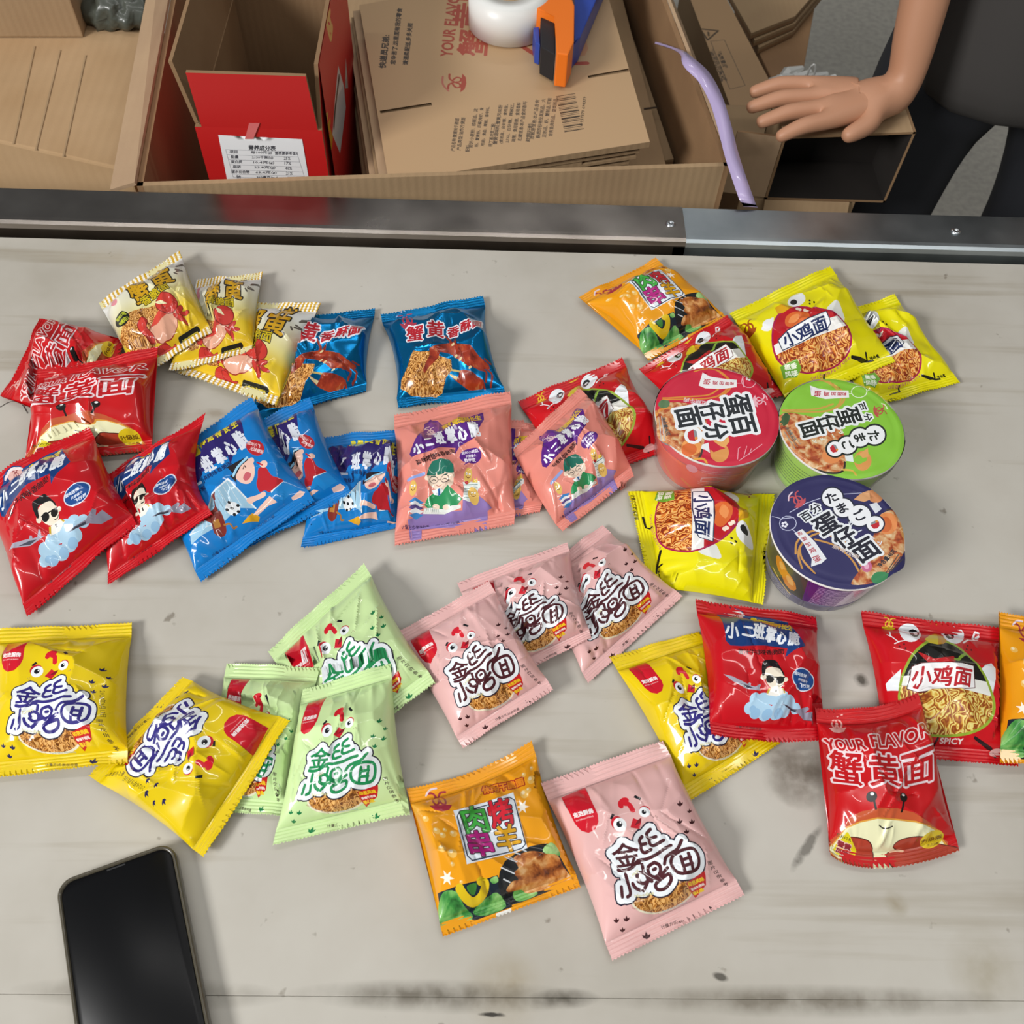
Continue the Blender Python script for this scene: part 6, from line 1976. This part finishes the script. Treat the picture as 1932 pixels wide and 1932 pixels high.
HB('back_panel', [V(xa, yh + dph, zbt), V(xb, yh + dph, zbt), V(xb, yh + dph, ztp), V(xa, yh + dph, ztp - sl)], (0, 1, 0))
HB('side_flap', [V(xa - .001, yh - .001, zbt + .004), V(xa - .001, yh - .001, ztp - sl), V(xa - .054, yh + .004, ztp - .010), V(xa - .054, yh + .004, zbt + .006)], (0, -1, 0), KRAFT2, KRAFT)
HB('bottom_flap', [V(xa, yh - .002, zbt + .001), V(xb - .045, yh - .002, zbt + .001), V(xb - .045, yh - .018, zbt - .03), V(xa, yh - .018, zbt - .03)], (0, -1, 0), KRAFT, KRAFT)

# ------------------------------------------------------------------ person behind the table
SKIN = mat('skin', 'b88668', 0.5)
SHIRT = mat('black_cotton', '3a3735', 0.85)
PANTS = mat('dark_trousers', '1a1c22', 0.85)


def skin_mesh(name, V_, E_, m, par, sub=2, root_i=0):
    me = bpy.data.meshes.new(name)
    o0 = Vector(world_loc(par))
    me.from_pydata([tuple(Vector(v[:3]) - o0) for v in V_], E_, [])
    o = bpy.data.objects.new(name, me); C.objects.link(o); o.parent = par
    sk = o.modifiers.new('skin', 'SKIN')
    for i, v in enumerate(V_):
        me.skin_vertices[0].data[i].radius = (v[3], v[4] if len(v) > 4 else v[3])
        me.skin_vertices[0].data[i].use_root = i == root_i
    sk.use_smooth_shade = True
    ss = o.modifiers.new('sub', 'SUBSURF'); ss.levels = sub; ss.render_levels = sub
    sm = o.modifiers.new('soften', 'SMOOTH'); sm.factor, sm.iterations = 0.5, 3
    me.materials.append(m)
    return o


px0, py0 = 0.665, Y_BACK + 0.335
wr = at_y(1690, 205, yh + .035); wr[2] = ztp + .024
tip = at_y(1402, 250, yh + .008)
per = thing('person', 'person in black shirt and dark trousers reaching over a small open box', 'person', (px0, py0, 0))
Vb = [(px0, py0, .95, .10, .08), (px0, py0, 1.08, .12, .09), (px0, py0 - .01, 1.26, .14, .10), (px0, py0 - .01, 1.37, .10, .08),
      (px0, py0 - .03, 1.45, .05), (px0, py0 - .05, 1.53, .068), (px0, py0 - .05, 1.62, .074), (px0, py0 - .05, 1.69, .05),
      (px0 - .16, py0 - .01, 1.35, .055), (px0 - .205, py0 - .03, 1.08, .04), tuple(wr) + (.024,),
      (px0 + .17, py0 - .01, 1.35, .055), (px0 + .24, py0 + .02, 1.08, .042), (px0 + .24, py0 - .08, .86, .030), (px0 + .23, py0 - .12, .80, .022),
      (px0 - .085, py0, .84, .055), (px0 - .11, py0 - .03, .47, .042), (px0 - .10, py0 + .01, .09, .04), (px0 - .11, py0 - .14, .03, .035),
      (px0 + .085, py0, .84, .055), (px0 + .125, py0 - .02, .47, .042), (px0 + .10, py0 + .02, .09, .04), (px0 + .12, py0 - .13, .03, .035)]
Eb = [(0, 1), (1, 2), (2, 3), (3, 4), (4, 5), (5, 6), (6, 7), (3, 8), (8, 9), (9, 10), (3, 11), (11, 12), (12, 13), (13, 14), (0, 15), (15, 16), (16, 17), (17, 18), (0, 19), (19, 20), (20, 21), (21, 22)]
# right hand: palm, four fingers and a thumb spread along the box top
hd = (tip - wr); hl = np.linalg.norm(hd); hd = hd / hl
sd = np.array([-hd[1], hd[0], 0.0]) * -1
palm = wr + hd * hl * .20
palm[2] = wr[2] - .002
Vb.append(tuple(palm) + (.030, .018)); ip = len(Vb) - 1; Eb.append((10, ip))
fork = []
for sdv in (.020, -.020):
    f_ = wr + hd * hl * .40 + sd * sdv; f_[2] = wr[2] - .003
    Vb.append(tuple(f_) + (.022, .016)); fork.append(len(Vb) - 1); Eb.append((ip, fork[-1]))
for k, (sdv, ln) in enumerate(((.033, .86), (.011, 1.0), (-.011, .95), (-.033, .78))):
    kn = wr + hd * hl * .54 + sd * sdv; kn[2] = wr[2] - .004
    mid_ = wr + hd * hl * (.52 + .26 * ln) + sd * sdv * 1.2; mid_[2] = ztp + .020
    tp = wr + hd * hl * (.52 + .47 * ln) + sd * sdv * 1.3; tp[2] = ztp + .007
    n0 = len(Vb)
    Vb += [tuple(kn) + (.0115,), tuple(mid_) + (.0098,), tuple(tp) + (.0075,)]
    Eb += [(fork[k // 2], n0), (n0, n0 + 1), (n0 + 1, n0 + 2)]
th1 = wr + hd * hl * .27 - sd * .040; th1[2] = wr[2] - .008
th2 = wr + hd * hl * .48 - sd * .056; th2[2] = ztp + .012
Vb += [tuple(th1) + (.014,), tuple(th2) + (.009,)]; Eb += [(ip, len(Vb) - 2), (len(Vb) - 2, len(Vb) - 1)]
# left hand
lw = Vb[14]
for k in range(5):
    n0 = len(Vb)
    sx_ = -.028 + .014 * k
    Vb += [(lw[0] + sx_, lw[1] - .045 + (.02 if k == 0 else 0), lw[2] - .035, .010), (lw[0] + sx_ * 1.1, lw[1] - .06, lw[2] - .085 + (.02 if k == 0 else .004 * abs(k - 2)), .008)]
    Eb += [(14, n0), (n0, n0 + 1)]
# nose and ears
n0 = len(Vb)
Vb += [(px0, py0 - .135, 1.585, .012), (px0 - .078, py0 - .04, 1.59, .016), (px0 + .078, py0 - .04, 1.59, .016)]
Eb += [(5, n0), (5, n0 + 1), (5, n0 + 2)]
skin_mesh('body', Vb, Eb, SKIN, per)
Vs = [(px0, py0, .685, .185, .15), (px0, py0, .75, .19, .152), (px0, py0, .86, .18, .14), (px0, py0, 1.05, .155, .12), (px0, py0 - .01, 1.25, .165, .115), (px0, py0 - .01, 1.365, .11, .09),
      (px0 - .165, py0 - .01, 1.345, .075), (px0 - .195, py0 - .02, 1.20, .07), (px0 + .175, py0 - .01, 1.345, .075), (px0 + .215, py0 + .01, 1.20, .07)]
skin_mesh('shirt', Vs, [(0, 1), (1, 2), (2, 3), (3, 4), (4, 5), (5, 6), (6, 7), (5, 8), (8, 9)], SHIRT, per)
Vp = [(px0, py0, .95, .13, .10), (px0, py0, .88, .13, .10), (px0 - .105, py0, .72, .078, .09), (px0 - .110, py0 - .03, .47, .072), (px0 - .105, py0 + .01, .10, .07), (px0 + .110, py0, .72, .078, .09), (px0 + .125, py0 - .02, .47, .072), (px0 + .115, py0 + .02, .10, .07)]
skin_mesh('trousers', Vp, [(0, 1), (1, 2), (2, 3), (3, 4), (1, 5), (5, 6), (6, 7)], PANTS, per)
bm = bmesh.new(); bmesh.ops.create_uvsphere(bm, u_segments=28, v_segments=16, radius=1)
bmesh.ops.delete(bm, geom=[v for v in bm.verts if v.co.z < -.15 and v.co.y < .2 or v.co.z < -.5 or (v.co.y < -.45 and v.co.z < .45)], context='VERTS')
for v in bm.verts:
    v.co = Vector((px0 + v.co.x * .086, py0 - .045 + v.co.y * .098, 1.635 + v.co.z * .105))
obj('hair', bm, mat('black_hair', '16120f', 0.6), per, True)
for s_ in (-1, 1):
    bm = bmesh.new(); bmesh.ops.create_uvsphere(bm, u_segments=12, v_segments=8, radius=.012)
    for v in bm.verts:
        v.co += Vector((px0 + s_ * .032, py0 - .115, 1.615))
    obj('eye', bm, mat('eye_dark', '201814', 0.2), per, True)
bm = bmesh.new(); tube(bm, [(px0 - .022, py0 - .114, 1.548), (px0, py0 - .120, 1.546), (px0 + .022, py0 - .114, 1.548)], .005, 8); obj('mouth', bm, mat('lips', '8c4c44', 0.5), per, True)
for s_ in (-1, 1):
    bm = bmesh.new(); lathe(bm, [(.045, 0), (.05, .01), (.045, .05), (.03, .07)], 20, (0, 0, 0))
    for v in bm.verts:
        v.co = Vector((px0 + s_ * .112 + v.co.x, py0 - .08 + v.co.y * 2.4, .001 + v.co.z))
    obj('shoe', bm, mat('white_shoe', 'c8c4bc', 0.5), per, True)
